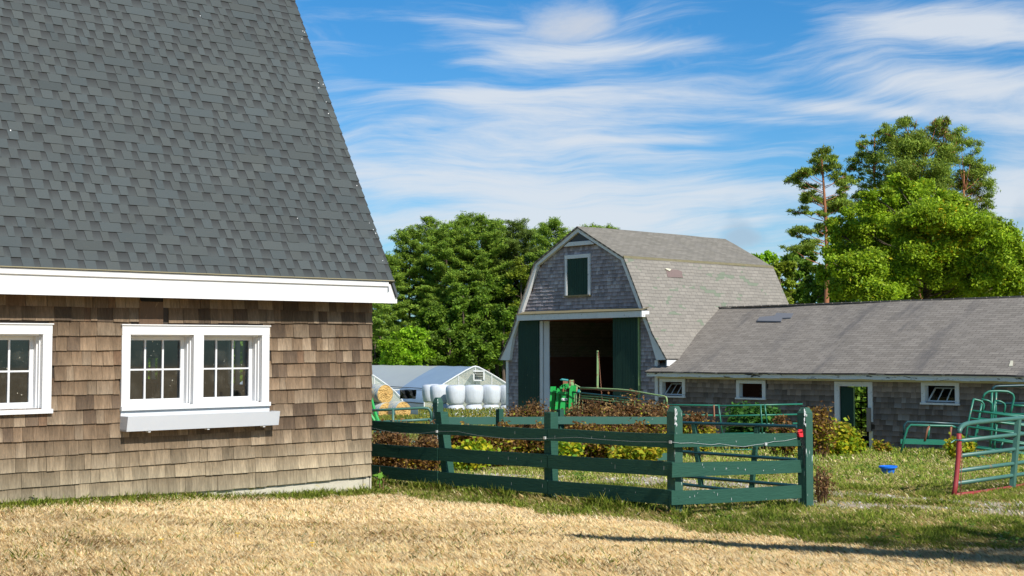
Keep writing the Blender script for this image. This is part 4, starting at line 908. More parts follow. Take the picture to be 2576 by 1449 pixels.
# =================================================================== cattle chute in front of the barn
K = lambda x, y, d=42.0: at(1328.2 + .1406 * x, 925.7 + .1406 * y, d)
ch = thing('cattle_chute', 'bright green steel cattle chute with white label in front of the barn door', 'cattle chute', K(620, 1180))
def slab(name, pts, d, th, m_, par=None):
    q = [K(x, y, d) for x, y in pts]; e = Vector((.1, th, 0)); n = len(q); mb = MB()
    mb.add(q + [p + e for p in q], [tuple(range(n)), tuple(range(2 * n - 1, n - 1, -1))] + [(i, i + n, (i + 1) % n + n, (i + 1) % n) for i in range(n)])
    return mb.build(name, M[m_], par or ch)
gH = 1200
slab('post', [(405, gH), (435, gH), (385 + 28, 670), (447, 332), (402, 332), (385, 670)][::-1], 42.2, .15, 'bright_green')
slab('post', [(440, gH), (520, gH), (528, 690), (560, 360), (520, 355), (485, 690)][::-1], 42.0, .15, 'bright_green')
slab('crossbar', [(415, 435), (520, 440), (520, 402), (418, 398)], 42.15, .12, 'bright_green')
slab('crossbar', [(530, 466), (735, 468), (735, 430), (530, 422)], 41.9, .12, 'bright_green')
plate = slab('side_plate', [(560, gH), (700, gH), (692, 470), (600, 470), (575, 650)], 41.95, .06, 'bright_green')
slab('head_plate', [(730, gH), (790, 700), (812, 318), (768, 312), (745, 380), (728, 640)], 41.8, .2, 'bright_green')
slab('column', [(706, gH), (760, gH), (765, 215), (735, 215), (728, 400)], 41.9, .08, 'pale_green')
slab('mast', [(618, 470), (650, 470), (658, 228), (628, 228)], 42.0, .08, 'rust')
lp = slab('label_plate', [(592, 578), (650, 582), (654, 543), (597, 540)], 41.90, .01, 'white', plate)
mb = MB(); mb.tube([K(617, 572, 41.88), K(624, 556, 41.88)], .008, 4); mb.build('mark', M['cord'], lp)
mb = MB()
for (x, y, s) in ((600, 350, 26), (640, 325, 30), (680, 345, 26), (655, 300, 22), (700, 300, 24), (610, 320, 16), (715, 335, 18), (670, 368, 16)):
    c = K(x, y, 41.7); r_ = s * .1406 * 42 / 3450; mb.obox(c, Vector((r_, 0, r_ * .3)), Vector((0, .05, 0)), Vector((-r_ * .3, 0, r_ * .8)))
mb.build('latch_gear', M['bright_green'], ch)
mb = MB(); mb.tube([K(600, 205, 41.8), K(720, 222, 41.8)], .032, 8); mb.tube([K(580, 215, 41.8), K(604, 205, 41.8)], .018, 6); mb.build('cylinder', M['teal'], ch)
mb = MB(); mb.tube([K(758, 236, 41.8), K(818, 244, 41.8)], .012, 6); mb.tube([K(815, 220, 41.8), K(818, 270, 41.8)], .014, 6); mb.tube([K(750, 320, 41.8), K(752, 212, 41.8)], .022, 6); mb.build('handle', M['rust'], ch)
mb = MB(); mb.tube([K(688, 372, 41.7), K(686, 480, 41.7), K(676, 575, 41.7)], .012, 5); mb.build('lever', M['cord'], ch)
al = thing('cattle_alley', 'rusty pale green pipe cattle alley running from the chute to the shed', 'cattle alley', K(1500, 1150, 41))
dd_ = lambda x: 41.8 - (x - 800) / 1700 * 3.0
def pipe(name, pts, r_, m_): mb = MB(); mb.tube([K(x, y, dd_(x)) for x, y in pts], r_, 8); mb.build(name, M[m_], al, smooth=True)
pipe('top_pipe', [(930, 352), (1240, 366), (1400, 374), (1600, 382), (1800, 400), (2000, 432), (2200, 468), (2340, 490), (2440, 505), (2475, 525), (2485, 570), (2488, 660)], .024, 'pale_green')
pipe('top_pipe', [(1010, 350), (1320, 400), (1600, 405), (1800, 425), (2020, 458)], .018, 'rust')
pipe('top_pipe', [(935, 372), (1240, 382), (1500, 388), (1800, 414), (2010, 446)], .018, 'rust')
pipe('side_pipe', [(940, 495), (1300, 520), (1640, 560), (1920, 592)], .020, 'pale_green')
pipe('side_pipe', [(940, 530), (1300, 570), (1640, 605), (1930, 632), (2480, 690)], .024, 'pale_green')
pipe('side_pipe', [(800, 545), (1000, 560), (1500, 640)], .018, 'rust')
pipe('dark_pipe', [(800, 430), (1040, 455), (1560, 512), (1900, 548), (2330, 600)], .026, 'blue_tube')
for x0, y0, x1, y1, m_2 in ((875, 330, 862, 720, 'pale_green'), (938, 410, 905, 740, 'pale_green'), (845, 470, 835, 720, 'pale_green'), (1918, 580, 1922, 760, 'pale_green'), (2445, 570, 2440, 700, 'pale_green')): pipe('upright', [(x0, y0), (x1, y1), (x1, 1050)], .024, m_2)
for i in range(12): x = 980 + i * 108; y = 530 + (x - 940) * .104; pipe('slat', [(x, y), (x - 4, y + 130), (x - 8, y + 420)], .012, 'pale_green')
mb = MB(); mb.obox(K(908, 408, 41.2), Vector((.035, 0, 0)), Vector((0, .03, 0)), Vector((0, 0, .04))); mb.build('blue_bracket', M['teal'], al)
mb = MB(); mb.tube([K(835, 292, 41.5), K(930, 345, 41.5)], .02, 6); mb.build('lever', M['pale_green'], al)
q0 = at(1503.5, 882, 41.3); mb = MB(); mb.tube([q0, at(1503.0, 976, 41.2)], [.030, .034], 8); mb.build('lifting_pole', M['pale_green'], al)
mb = MB()
for i in range(34):
    t = i / 34; p = at(1505 + 9.5 * t, 884 + 122 * t, 41.25); q_ = at(1505 + 9.5 * (t + .036), 884 + 122 * (t + .036), 41.25); s = Vector((.008 if i % 2 else -.008, .006 if i % 2 else -.006, 0)); mb.tube([p + s, q_ - s], .011, 4)
mb.build('chain', M['rust'], al)
# straw heap beside the alley, half hidden by the weeds
mb = MB(); c0 = at(1530, 1075, 38); c0.z = g1(c0.x, c0.y); n = 26
for j in range(9):
    for i in range(n):
        f = j / 8; a = 2 * math.pi * i / n; r_ = 1.25 * math.cos(f * math.pi / 2) ** .7 * (1 + .12 * math.sin(3 * a + j)); mb.v.append((c0.x + r_ * math.cos(a), c0.y + .8 * r_ * math.sin(a), c0.z + 1.15 * f + .06 * math.sin(5 * a + 2 * j))); mb.c.append((1, 1, 1)); mb.uv.append((0, 0))
mb.f += [(j * n + i, j * n + (i + 1) % n, (j + 1) * n + (i + 1) % n, (j + 1) * n + i) for j in range(8) for i in range(n)]
tag(mb.build('straw_heap', M['hay'], base=c0), 'pale straw heap half hidden in the brown weeds', 'straw', kind='stuff')

# =================================================================== bales
def wrapped(name, loc, s, label, group):
    n = 28; prof = [(0, .46), (.04, .52), (.14, .57), (.4, .63), (.8, .665), (1.08, .65), (1.2, .58), (1.25, .44), (1.252, 0.02)] if s % 2 or s > 30 else [(0, .63), (.3, .64), (.7, .62), (1.0, .57), (1.15, .51), (1.235, .42), (1.24, .02)]
    mb = MB(); r = random.Random(s); 
    for h, rr in prof:
        for i in range(n):
            a = 2 * math.pi * i / n; k = rr * (1 + .022 * math.sin(3 * a + s) + .014 * math.sin(7 * a + 2 * h + s)); mb.v.append((k * math.cos(a), k * math.sin(a), h + .02 * math.sin(a + s))); mb.c.append((1, 1, 1)); mb.uv.append((0, 0))
    mb.f = [(j * n + i, j * n + (i + 1) % n, (j + 1) * n + (i + 1) % n, (j + 1) * n + i) for j in range(len(prof) - 1) for i in range(n)] + [tuple(range(n - 1, -1, -1))]
    o = mb.build(name, M['wrap'], smooth=True); o.location = loc; return tag(o, label, 'wrapped bale', group)
bx = [1099, 1146, 1191.5, 1236, 1279]; GR = 'white plastic wrapped bales stacked two high'
nm = ['second from the left', 'third from the left', 'fourth from the left', 'fifth from the left, half hidden by the barn']
for i, x in enumerate(bx[1:]):
    for lv, y in ((0, 1092), (1, 1014)):
        p = at(x, y, 90 + .2 * i); z = -2.62 + (1.235 if lv else 0)
        wrapped('wrapped_bale', Vector((p.x, p.y, z)), i * 2 + lv, f"white wrapped bale in the {'top' if lv else 'bottom'} row, {nm[i]}", GR)
p = at(1106, 1014, 91.5)
for lv in (0, 1): wrapped('wrapped_bale', Vector((p.x, p.y, -2.62 + 1.235 * lv)), 20 + lv, f"white wrapped bale at the left end of the {'top' if lv else 'bottom'} row, set back in shade", GR)
p2 = at(1085, 1014, 96)
wrapped('wrapped_bale', Vector((p2.x, p2.y, -1.45)), 33, 'bluish white wrapped bale peeking out behind the left end of the stack', GR)
def roundbale(c, ax, r_, L, label):
    ax = Vector(ax).normalized(); b = Vector((0, 0, 1)); s = ax.cross(b).normalized(); n = 30
    t = thing('round_hay_bale', label, 'hay bale', (c.x, c.y, c.z - r_), 'golden round hay bales stacked by the greenhouse')
    mb = MB()
    for k, (o_, rr) in enumerate(((0.0, r_ * .97), (-.06, r_), (-L + .06, r_), (-L, r_ * .95))):
        for i in range(n): a = 2 * math.pi * i / n; mb.v.append(tuple(c + (s * math.cos(a) + b * math.sin(a)) * rr - ax * -o_ * -1 if False else c + (s * math.cos(a) + b * math.sin(a)) * rr + ax * -o_)); mb.c.append((1, 1, 1)); mb.uv.append((0, 0))
    mb.f = [(j * n + i, j * n + (i + 1) % n, (j + 1) * n + (i + 1) % n, (j + 1) * n + i) for j in range(3) for i in range(n)]; mb.build('net_wrap', M['net'], t, smooth=True)
    mb = MB(); rings = 10
    for j in range(rings + 1):
        f = j / rings
        for i in range(n): a = 2 * math.pi * i / n; d = -.05 * (1 - f * f) + rnd.uniform(-.035, .035); mb.v.append(tuple(c + (s * math.cos(a) + b * math.sin(a)) * (r_ * .965 * f + .001) + ax * d)); mb.c.append((1, 1, 1)); mb.uv.append((0, 0))
    mb.f = [(j * n + i, j * n + (i + 1) % n, (j + 1) * n + (i + 1) % n, (j + 1) * n + i) for j in range(rings) for i in range(n)]; mb.build('hay_end', M['hay'], t)
HX = Vector((-.62, .78, 0)); rb = 24.0 / 3450 * 88
for x, y, D, lab in ((969, 991.5, 88, 'round hay bale on top of the stack, whole end showing'), (1014, 1034, 87.5, 'round hay bale at the right end of the bottom row'), (972, 1037, 87.8, 'round hay bale in the bottom row beside the barn corner'), (922, 994, 88, 'round hay bale on top, mostly hidden behind the barn corner'), (926, 1038, 88, 'round hay bale hidden low behind the barn corner')):
    c = at(x, y, D); roundbale(c, HX, rb, 1.5, lab)
# bright green loader arm beside the bales
lo_ = thing('loader_arm', 'bright green farm loader arm showing beside the cedar barn corner', 'farm loader', at(940, 1075, 40))
for l in ([(934, 1002), (941, 1030), (950, 1062)], [(938, 1018), (946, 1044), (955, 1066)], [(930, 1040), (942, 1058)]):
    mb = MB(); mb.tube([at(x, y, 40) for x, y in l], .05, 6); mb.build('arm', M['bright_green'], lo_)

# =================================================================== greenhouses
def greenhouse(label, ax_px, ay, D, hw, L, doorish, gl=-2.62):
    A0 = at(ax_px, ay, D); r = Vector((-.42, .907, 0)); c = Vector((.907, .42, 0)); H = A0.z - gl
    pf = [(-1, 0), (-1, .26), (-.92, .40), (-.78, .53), (-.60, .66), (-.40, .79), (-.2, .91), (-.06, .985), (0, 1), (.06, .985), (.2, .91), (.40, .79), (.60, .66), (.78, .53), (.92, .40), (1, .26), (1, 0)]
    W3 = lambda x, h, d: Vector((A0.x, A0.y, gl)) + c * (x * hw) + r * d + Vector((0, 0, h * H))
    t = thing('greenhouse', label, 'greenhouse', W3(0, 0, 0))
    m_ = len(pf)
    for d0, d1, nd, mm in ((0, 7.3, 5, 'film_shade_tint'), (7.3, L, 12, 'film')) if doorish else ((0, L, 12, 'film'),):
        mb = MB()
        for k in range(nd + 1):
            for x, h in pf: s_ = 0 if k in (0, nd) else (k % 2); p = W3(x * (1 - .006 * s_), h * (1 - .008 * s_), d0 + (d1 - d0) * k / nd); mb.v.append(tuple(p)); mb.c.append((1, 1, 1)); mb.uv.append((0, 0))
        mb.f = [(k * m_ + i, k * m_ + i + 1, (k + 1) * m_ + i + 1, (k + 1) * m_ + i) for k in range(nd) for i in range(m_ - 1)]
        mb.build('film_cover', M[mm], t, smooth=True)
    mb = MB(); mb.add([W3(x * .985, h * .985, .1) for x, h in pf], [tuple(range(m_))]); mb.build('end_film', M['clear_film'], t)
    mb = MB(); mb.tube([W3(x, h, 0) for x, h in pf], .05, 6)
    for x in (-.66, -.33, 0, .33, .66):
        hh = np.interp(abs(x), [0, .06, .2, .4, .6, .78, .92, 1], [1, .985, .91, .79, .66, .53, .40, .26]); mb.tube([W3(x, 0, .03), W3(x, float(hh), .03)], .04, 5)
    for h in (.3, .55): mb.tube([W3(-.95, h, .03), W3(.9, h, .03)], .035, 5)
    mb.build('end_frame', M['white_old'], t)
    return t, W3, H
gh, W3g, Hg = greenhouse('long white plastic greenhouse tunnel behind the wrapped bales', 1196, 921.5, 103, 4.1, 34, True)
mb = MB(); fb0, fb1 = at(1191, 958, 102.2), at(1219, 932, 102.2)
for (x0, x1, y0, y1, dd0, dd1) in ((fb0.x, fb1.x, fb0.z, fb0.z + .08, -.3, .5), (fb0.x, fb1.x, fb1.z - .08, fb1.z, -.5, .5), (fb0.x, fb0.x + .08, fb0.z + .08, fb1.z - .08, -.4, .5), (fb1.x - .08, fb1.x, fb0.z + .08, fb1.z - .08, -.4, .5)):
    mb.hexa([(x0, 102.2 + dd0, y0), (x1, 102.3 + dd0, y0), (x1, 102.3 + dd0, y1), (x0, 102.2 + dd0, y1), (x0, 102.2 + dd1, y0), (x1, 102.3 + dd1, y0), (x1, 102.3 + dd1, y1), (x0, 102.2 + dd1, y1)])
fan = mb.build('fan_housing', M['white_old'], gh)
mb = MB(); xm, zm = (fb0.x + fb1.x) / 2, (fb0.z + fb1.z) / 2
for i in range(5): mb.obox((xm, 102.3, fb0.z + .14 + i * .12), Vector((.30, 0, 0)), Vector((0, .03, 0)), Vector((0, .0, .035)))
mb.build('louvre', M['vent'], fan)
mb = MB(); mb.tube([W3g(-.80, .54, d) for d in (1, 8, 16, 24, 33)], .03, 5); mb.tube([W3g(-1.005, .25, d) for d in (0, 9, 18, 33)], .04, 5); mb.build('roll_up_pipe', M['vent'], gh)
greenhouse('clear plastic greenhouse end beside the round hay bales', 905, 926, 99, 3.4, 26, False)
mb = MB(); n = 8
for j in range(5):
    for i in range(n + 1): p = at(1006 + i * 5, 1003 - j * 5.5, 96 + .25 * math.sin(i * 1.7 + j)); mb.v.append(tuple(p)); mb.c.append((1, 1, 1)); mb.uv.append((0, 0))
mb.f = [(j * (n + 1) + i, j * (n + 1) + i + 1, (j + 1) * (n + 1) + i + 1, (j + 1) * (n + 1) + i) for j in range(4) for i in range(n)]
tp = mb.build('black_tarp', M['cord'], base=at(1026, 1010, 96)); tag(tp, 'crumpled black tarpaulin in front of the greenhouse wall', 'tarpaulin')
sm = tp.modifiers.new('Solid', 'SOLIDIFY'); sm.thickness = .05
# =================================================================== vegetation
def leaf_quads(P, su, sv, up=.4, seed=0, droop=0.0, axis=None):
    """P (N,3) centres; diamond leaves with random normals biased upwards"""
    g = np.random.default_rng(seed); n = len(P)
    nrm = g.normal(size=(n, 3)); nrm[:, 2] = np.abs(nrm[:, 2]) + up; nrm /= np.linalg.norm(nrm, axis=1)[:, None]
    u = g.normal(size=(n, 3)) if axis is None else axis + g.normal(size=(n, 3)) * .35
    u[:, 2] -= droop; u -= nrm * (u * nrm).sum(1)[:, None]; u /= np.linalg.norm(u, axis=1)[:, None] + 1e-9
    v = np.cross(nrm, u); k = g.uniform(.7, 1.3, n)[:, None]
    u = u * su * k; v = v * sv * k
    return np.stack([P - u, P + v * .9 - u * .1, P + u, P - v * .9 - u * .1], 1).reshape(-1, 3)
def pal(cols, n, g, jit=.18, w=None):
    cols = np.array(cols); i = g.choice(len(cols), n, p=w); c = cols[i] * g.uniform(1 - jit, 1 + jit, (n, 1)); return np.clip(c, 0, 1)
GREENS = dict(
    pine=[(0.194, 0.304, 0.034), (0.238, 0.357, 0.039), (0.298, 0.396, 0.047), (0.149, 0.251, 0.039)],
    redpine=[(0.232, 0.330, 0.044), (0.273, 0.364, 0.048), (0.328, 0.396, 0.055), (0.185, 0.271, 0.044)],
    leafy=[(0.322, 0.454, 0.019), (0.268, 0.396, 0.021), (0.408, 0.521, 0.030), (0.194, 0.317, 0.021)],
    oak=[(0.159, 0.266, 0.024), (0.128, 0.218, 0.022), (0.201, 0.307, 0.028), (0.098, 0.177, 0.018)],
    bright=[(0.293, 0.496, 0.020), (0.232, 0.425, 0.020), (0.354, 0.543, 0.030)],
    olive=[(0.232, 0.295, 0.025), (0.195, 0.254, 0.024), (0.268, 0.330, 0.030)])
def clump_pts(c, r, n, g, shell=.55):
    d = g.normal(size=(n, 3)); d /= np.linalg.norm(d, axis=1)[:, None]
    rr = g.uniform(shell, 1.0, (n, 1)) ** .6; return np.array(c) + d * rr * np.array(r)
def tree(name, label, cat, base, crown, cols, leaf=(.16, .09), density=60, trunk_r=.18, bark='bark', mat_='leaf', seed=0, group=None, up=.4, droop=0, axis=None, lean=0, extra=None, sub=7, top=None):
    """crown: list of (centre, radii) puffs; each puff is broken into smaller leaf clumps"""
    g = np.random.default_rng(seed); r = random.Random(seed)
    t = thing(name, label, cat, base, group)
    B = Vector(base); topc = Vector(top) if top else Vector(max(crown, key=lambda q: q[0][2])[0])
    mb = MB(); n = 9; pts = []
    for i in range(n):
        f = i / (n - 1); p = B.lerp(topc, f); p += Vector((math.sin(f * 5 + seed), math.cos(f * 4 + seed), 0)) * .12 * (1 if 0 < i < n - 1 else 0) * (topc.z - B.z) / 10
        pts.append(p)
    mb.tube(pts, [trunk_r * (1 - .85 * i / (n - 1)) + .01 for i in range(n)], 8)
    for c, rad in crown:
        c = Vector(c); h = max(.12, min(.92, (c.z - rad[2] * .6 - (c - topc).xy.length * .35 - B.z) / (topc.z - B.z)))
        s = B.lerp(topc, h); m1 = s.lerp(c, .5) + Vector((0, 0, -.06 * (c - s).length)); mb.tube([s, m1, c.lerp(m1, .1)], [trunk_r * .24 * (1 - h * .6), trunk_r * .13 * (1 - h * .5), .015], 5)
        for j in range(3):
            e = c + Vector((r.uniform(-1, 1) * rad[0], r.uniform(-1, 1) * rad[1], r.uniform(-.6, .9) * rad[2])) * .75; mb.tube([m1.lerp(c, .6), e], [trunk_r * .10, .01], 4)
    mb.build('trunk', M[bark], t, smooth=True)
    PP = []; sh = []
    for c, rad in crown:
        vol = rad[0] * rad[1] * rad[2]; k = max(4, int(sub * (vol ** .4)))
        for j in range(k):
            cc_ = clump_pts(c, rad, 1, g, .25)[0]; rs = np.array(rad) * g.uniform(.32, .58) ; m_ = int(density * (rs[0] * rs[1] * rs[2]) ** .5 * 6) + 20
            PP.append(cc_ + np.clip(g.normal(size=(m_, 3)), -2.4, 2.4) * rs * .52)
            sh.append(np.full(m_, g.uniform(.70, 1.22)))
    P = np.concatenate(PP); s_ = np.concatenate(sh)
    V = leaf_quads(P, leaf[0], leaf[1], up, seed + 1, droop, axis); col = pal(cols, len(P), g) * s_[:, None]
    if extra is not None: # (colour, share, centre, radius)
        for ec, share, cen, rad in extra:
            m_ = (np.linalg.norm(P - np.array(cen), axis=1) < rad) & (g.random(len(P)) < share); col[m_] = np.array(ec) * g.uniform(.8, 1.2, (m_.sum(), 1))
    np_mesh('crown', V, 4, np.clip(col, 0, 1), M[mat_], t)
    return t
def white_pine(x, ytop, D, R_, seed, label, bare=.22, cols=GREENS['pine'], group='tall white pines beyond the greenhouses', gl=-2.8, rx=0):
    g = np.random.default_rng(seed); topz = at(x, ytop, D).z; bx_ = (x - CX) / F * D; H = topz - gl
    t = thing('white_pine', label, 'pine tree', (bx_, D, gl), group); B = Vector((bx_, D, gl)); T = Vector((bx_ + rx, D, topz - .3))
    mb = MB(); mb.tube([B.lerp(T, i / 6) + Vector((.1 * math.sin(i * 2 + seed), 0, 0)) for i in range(7)], [.24 * (1 - .88 * i / 6) for i in range(7)], 7)
    C_ = []; RR = []; nb = int(H * 5.4)
    for k in range(nb):
        f = bare + (1 - bare) * ((k + g.uniform(0, 1)) / nb) ** .95; a = k * 2.39996 + g.uniform(-.5, .5)
        rad = R_ * (1 - max(0, (f - .45) / .55) ** 2.1 * .80) * (.75 + .25 * min(1, (f - bare) * 4)) * g.uniform(.5, 1.25); s = B.lerp(T, min(f, .985)); dv = Vector((math.cos(a), math.sin(a), 0)); L = max(.3, rad); e = s + dv * L + Vector((0, 0, L * (.05 + .8 * f * f + g.uniform(-.08, .12))))
        if k % 3 == 0: mb.tube([s, s.lerp(e, .5) + Vector((0, 0, -.08 * L)), e], [.045, .03, .012], 4)
        m_ = max(1, int(L / .42)); pv = Vector((-dv.y, dv.x, 0))
        for q in range(m_):
            w_ = .40 + .62 * (q + .6) / m_; sp_w = .18 + .55 * L * .3 * (1.15 - w_)
            for sgn in (-1, 1):
                c = s.lerp(e, w_) + pv * sgn * sp_w * g.uniform(.3, 1) + Vector((0, 0, .06 + g.uniform(-.06, .06))); z_ = g.uniform(.6, 1.2); C_.append(c); RR.append((.42 * z_, .42 * z_, (.09 + .14 * f) * z_))
    for q in range(3): C_.append(T + Vector((g.uniform(-.3, .3), g.uniform(-.3, .3), .25 - q * .35))); RR.append((.16 + .1 * q, .16 + .1 * q, .42))
    C_.append(T + Vector((0, 0, .1))); RR.append((.30, .30, .55)); C_.append(T + Vector((0, 0, -.5))); RR.append((.55, .55, .5))
    mb.build('trunk', M['bark'], t, smooth=True)
    P = np.concatenate([np.array(c) + np.clip(g.normal(size=(68, 3)), -2.2, 2.2) * np.array(r) * .55 for c, r in zip(C_, RR)]); sh = np.repeat(g.uniform(.8, 1.2, len(C_)), 68)
    ax = g.normal(size=(len(P), 3)); ax[:, 2] = np.abs(ax[:, 2]) * .8 + .3
    V = leaf_quads(P, .17, .036, .6, seed + 5, 0, ax)
    np_mesh('crown', V, 4, np.clip(pal(cols, len(P), g, .2) * sh[:, None], 0, 1), M['needle'], t); return t
pines = [(975, 640, 128, 3.0, 'white pine at the left edge of the tall grove, beside the cedar roof'), (1030, 572, 131, 2.9, 'white pine with a leaning feathery top, second from the left of the grove'), (1080, 546, 134, 2.8, 'white pine whose thin tip sticks out left of the highest tree'),
         (1122, 562, 128, 2.9, 'white pine in the middle left of the grove with long layered boughs'), (1166, 538, 132, 3.0, 'highest white pine at the centre of the grove'), (1212, 543, 128, 3.0, 'broad dense white pine just right of the highest one'),
         (1252, 556, 135, 2.8, 'white pine right of the broad dense one, top rounded'), (1300, 556, 130, 3.1, 'yellowish white pine left of the sky notch above the barn roof'), (1345, 575, 136, 2.6, 'white pine low in the sky notch beside the barn gable'),
         (1395, 552, 126, 3.0, 'dark pointed white pine rising just left of the barn peak'), (1440, 580, 134, 2.8, 'white pine directly behind the barn peak'), (1492, 566, 138, 2.8, 'white pine top showing above the barn ridge, left of the last'), (1530, 568, 140, 2.6, 'white pine top at the right end of the grove above the barn ridge')]
for i, (x, y, D, R_, lab) in enumerate(pines):
    white_pine(x, y + 4, D + 14, R_ * 1.1, 40 + i, lab, bare=.30 if i % 2 else .22, cols=[(.14, .20, .03), (.16, .22, .04), (.12, .18, .03)] if i == 7 else GREENS['pine'])
white_pine(957, 765, 138, 2.4, 77, 'small tiered white pine low beside the cedar barn corner', bare=.05, gl=-2.7)
white_pine(1105, 730, 142, 3.4, 78, 'white pine with bare lower trunk in front of the grove', bare=.2, gl=-2.7)
def puffs(x, ytop, D, w, h, seed, n=14, gl=-2.8, low=.3):
    """rounded irregular deciduous crown, w half-width in pixels, h crown height in pixels"""
    g = np.random.default_rng(seed); s = D / F; out = []
    cx = (x - CX) * s; topz = at(x, ytop, D).z; H = h * s; W = w * s
    for i in range(n):
        f = (i + .5) / n; a = i * 2.4 + g.uniform(-.5, .5); z = topz - H * (.10 + .85 * f) ; r_ = W * (math.sin(math.pi * (.18 + .70 * f)) ** .8) * .72
        pr = W * g.uniform(.32, .5); out.append(((cx + math.cos(a) * r_, D + math.sin(a) * r_ * .9, z), (pr, pr, pr * g.uniform(.6, .85))))
    out.append(((cx, D, topz - H * .10), (W * .35, W * .35, H * .10))); return out
decid = [(1165, 725, 112, 62, 190, 'oak', 'broadleaf tree at the middle of the grove front, dull green'), (1225, 690, 116, 60, 220, 'oak', 'tall rounded oak in front of the pines left of the barn gable'), (1315, 640, 115, 44, 260, 'olive', 'yellowish broadleaf tree brushing the left slope of the barn gable'), (1268, 765, 108, 50, 150, 'oak', 'lower broadleaf tree close to the barn eave'),
         (1015, 832, 104, 62, 95, 'bright', 'bright green young broadleaf tree low behind the greenhouse'), (1130, 815, 109, 52, 110, 'oak', 'shady rounded tree behind the greenhouse ridge'), (1200, 840, 107, 46, 90, 'oak', 'dark small tree behind the greenhouse gable'), (945, 850, 108, 40, 90, 'oak', 'dark green tree at the cedar barn corner behind the tiered pine'), (1390, 640, 120, 60, 240, 'oak', 'broadleaf tree mostly hidden behind the barn gable'), (1080, 770, 114, 50, 140, 'oak', 'dark tree in the gap under the pines')]
for i, (x, y, D, w, h, c, lab) in enumerate(decid):
    D += 24
    g = np.random.default_rng(300 + i)
    tree('broadleaf_tree', lab, 'tree', ((x - CX) / F * D, D, -2.8), puffs(x, y, D, w, h, 200 + i, 15), GREENS[c], leaf=(.17, .10), density=120, trunk_r=.2, seed=200 + i, group='broadleaf trees in front of the pine grove')
# bare twiggy shrub beside the barn eave
# ---- right side
Z6 = lambda x, y, D: tuple(at(1878.2 + .3796 * x, 254.9 + .3796 * y, D))
def zpuffs(lst, D, dj, seed, fx=1.05, fy=1.35):
    g = np.random.default_rng(seed); s = .3796 * D / F
    return [(Z6(x, y, D + g.uniform(-dj, dj)), (rx * s * fx, rx * s * .9, ry * s * fy)) for x, y, rx, ry in lst]
slender = [(430, 560, 60, 26), (380, 640, 50, 22), (560, 770, 60, 24), (300, 860, 40, 18), (540, 880, 50, 26), (600, 640, 60, 24), (370, 455, 50, 24), (640, 500, 40, 24), (500, 345, 55, 35), (470, 395, 60, 30), (545, 385, 55, 28), (500, 440, 95, 32), (420, 470, 70, 30), (590, 455, 55, 28), (345, 500, 72, 34), (300, 525, 40, 28), (600, 520, 70, 35), (665, 560, 55, 34), (640, 600, 40, 22), (400, 600, 50, 22), (520, 640, 90, 26), (430, 655, 55, 28), (640, 690, 95, 32), (560, 710, 90, 30), (350, 730, 70, 24), (470, 745, 60, 22), (680, 720, 50, 26), (380, 860, 75, 30), (470, 850, 60, 30), (330, 890, 40, 20), (420, 915, 70, 26), (380, 960, 90, 20), (290, 970, 50, 25)]
def redpine(label, lst, D, base_px, top_px, seed, dens=90, extra=None):
    b = at(base_px[0], base_px[1], D); tp_ = at(top_px[0], top_px[1], D)
    return tree('red_pine', label, 'pine tree', (b.x, D, -1.9), zpuffs(lst, D, 1.2, seed, 1.05 if seed == 501 else .95, 1.1 if seed == 501 else 1.15), GREENS['redpine'], leaf=(.12, .026), density=dens * (3.0 if seed == 501 else 2.1), trunk_r=.22, bark='pine_bark', mat_='needle', seed=seed, group='red pines behind the long shed', up=.5, axis=np.array([0, 0, .5]), sub=15 if seed == 501 else 12, top=tuple(tp_), extra=extra)
redpine('slender red pine with orange trunk standing apart left of the others', slender, 76, (2082, 760), (2066, 385), 501)
left_p = [(820, 250, 70, 30), (880, 285, 60, 40), (770, 290, 55, 30), (820, 340, 90, 45), (740, 390, 70, 35), (860, 400, 75, 40), (680, 440, 45, 28), (800, 450, 80, 30), (730, 500, 60, 24), (900, 480, 70, 45), (820, 550, 75, 30), (740, 610, 55, 22), (880, 560, 70, 35), (760, 680, 60, 30), (720, 640, 40, 22)]
redpine('red pine on the left flank of the big pine cluster with spreading bare limbs', left_p, 80, (2204, 755), (2200, 345), 502, 80)
main_p = [(905, 185, 55, 30), (1040, 150, 60, 40), (1100, 130, 60, 35), (1270, 110, 50, 42), (1230, 160, 60, 35), (1320, 140, 50, 40), (1000, 240, 100, 60), (1080, 260, 120, 60), (1200, 230, 90, 50), (1330, 230, 80, 40), (960, 330, 90, 50), (1100, 350, 150, 70), (1250, 330, 120, 60), (1010, 430, 110, 55), (1180, 440, 150, 55), (1320, 420, 110, 55), (950, 510, 90, 45), (1100, 530, 120, 45), (1250, 520, 130, 50), (1370, 330, 80, 45), (1000, 590, 100, 40), (1300, 600, 130, 50)]
redpine('tallest broad red pine at the middle of the cluster above the leafy tree', main_p, 78, (2290, 755), (2330, 345), 503, 95, extra=[((.30, .17, .06), .22, Z6(1265, 150, 78), 1.3)])
right_p = [(1420, 230, 80, 40), (1390, 290, 70, 40), (1500, 300, 60, 45), (1440, 380, 90, 55), (1500, 420, 70, 45), (1570, 470, 80, 40), (1450, 490, 110, 50), (1610, 540, 60, 35), (1540, 570, 90, 40), (1420, 600, 110, 60), (1590, 620, 60, 30), (1500, 680, 120, 45), (1600, 700, 55, 25), (1400, 700, 110, 50), (1580, 760, 80, 30), (1480, 760, 100, 40), (1650, 785, 40, 18)]
redpine('red pine forming the right flank of the big pine cluster', right_p, 82, (2445, 755), (2425, 430), 504, 85, extra=[((.24, .11, .05), .3, Z6(1440, 610, 82), 1.3)])
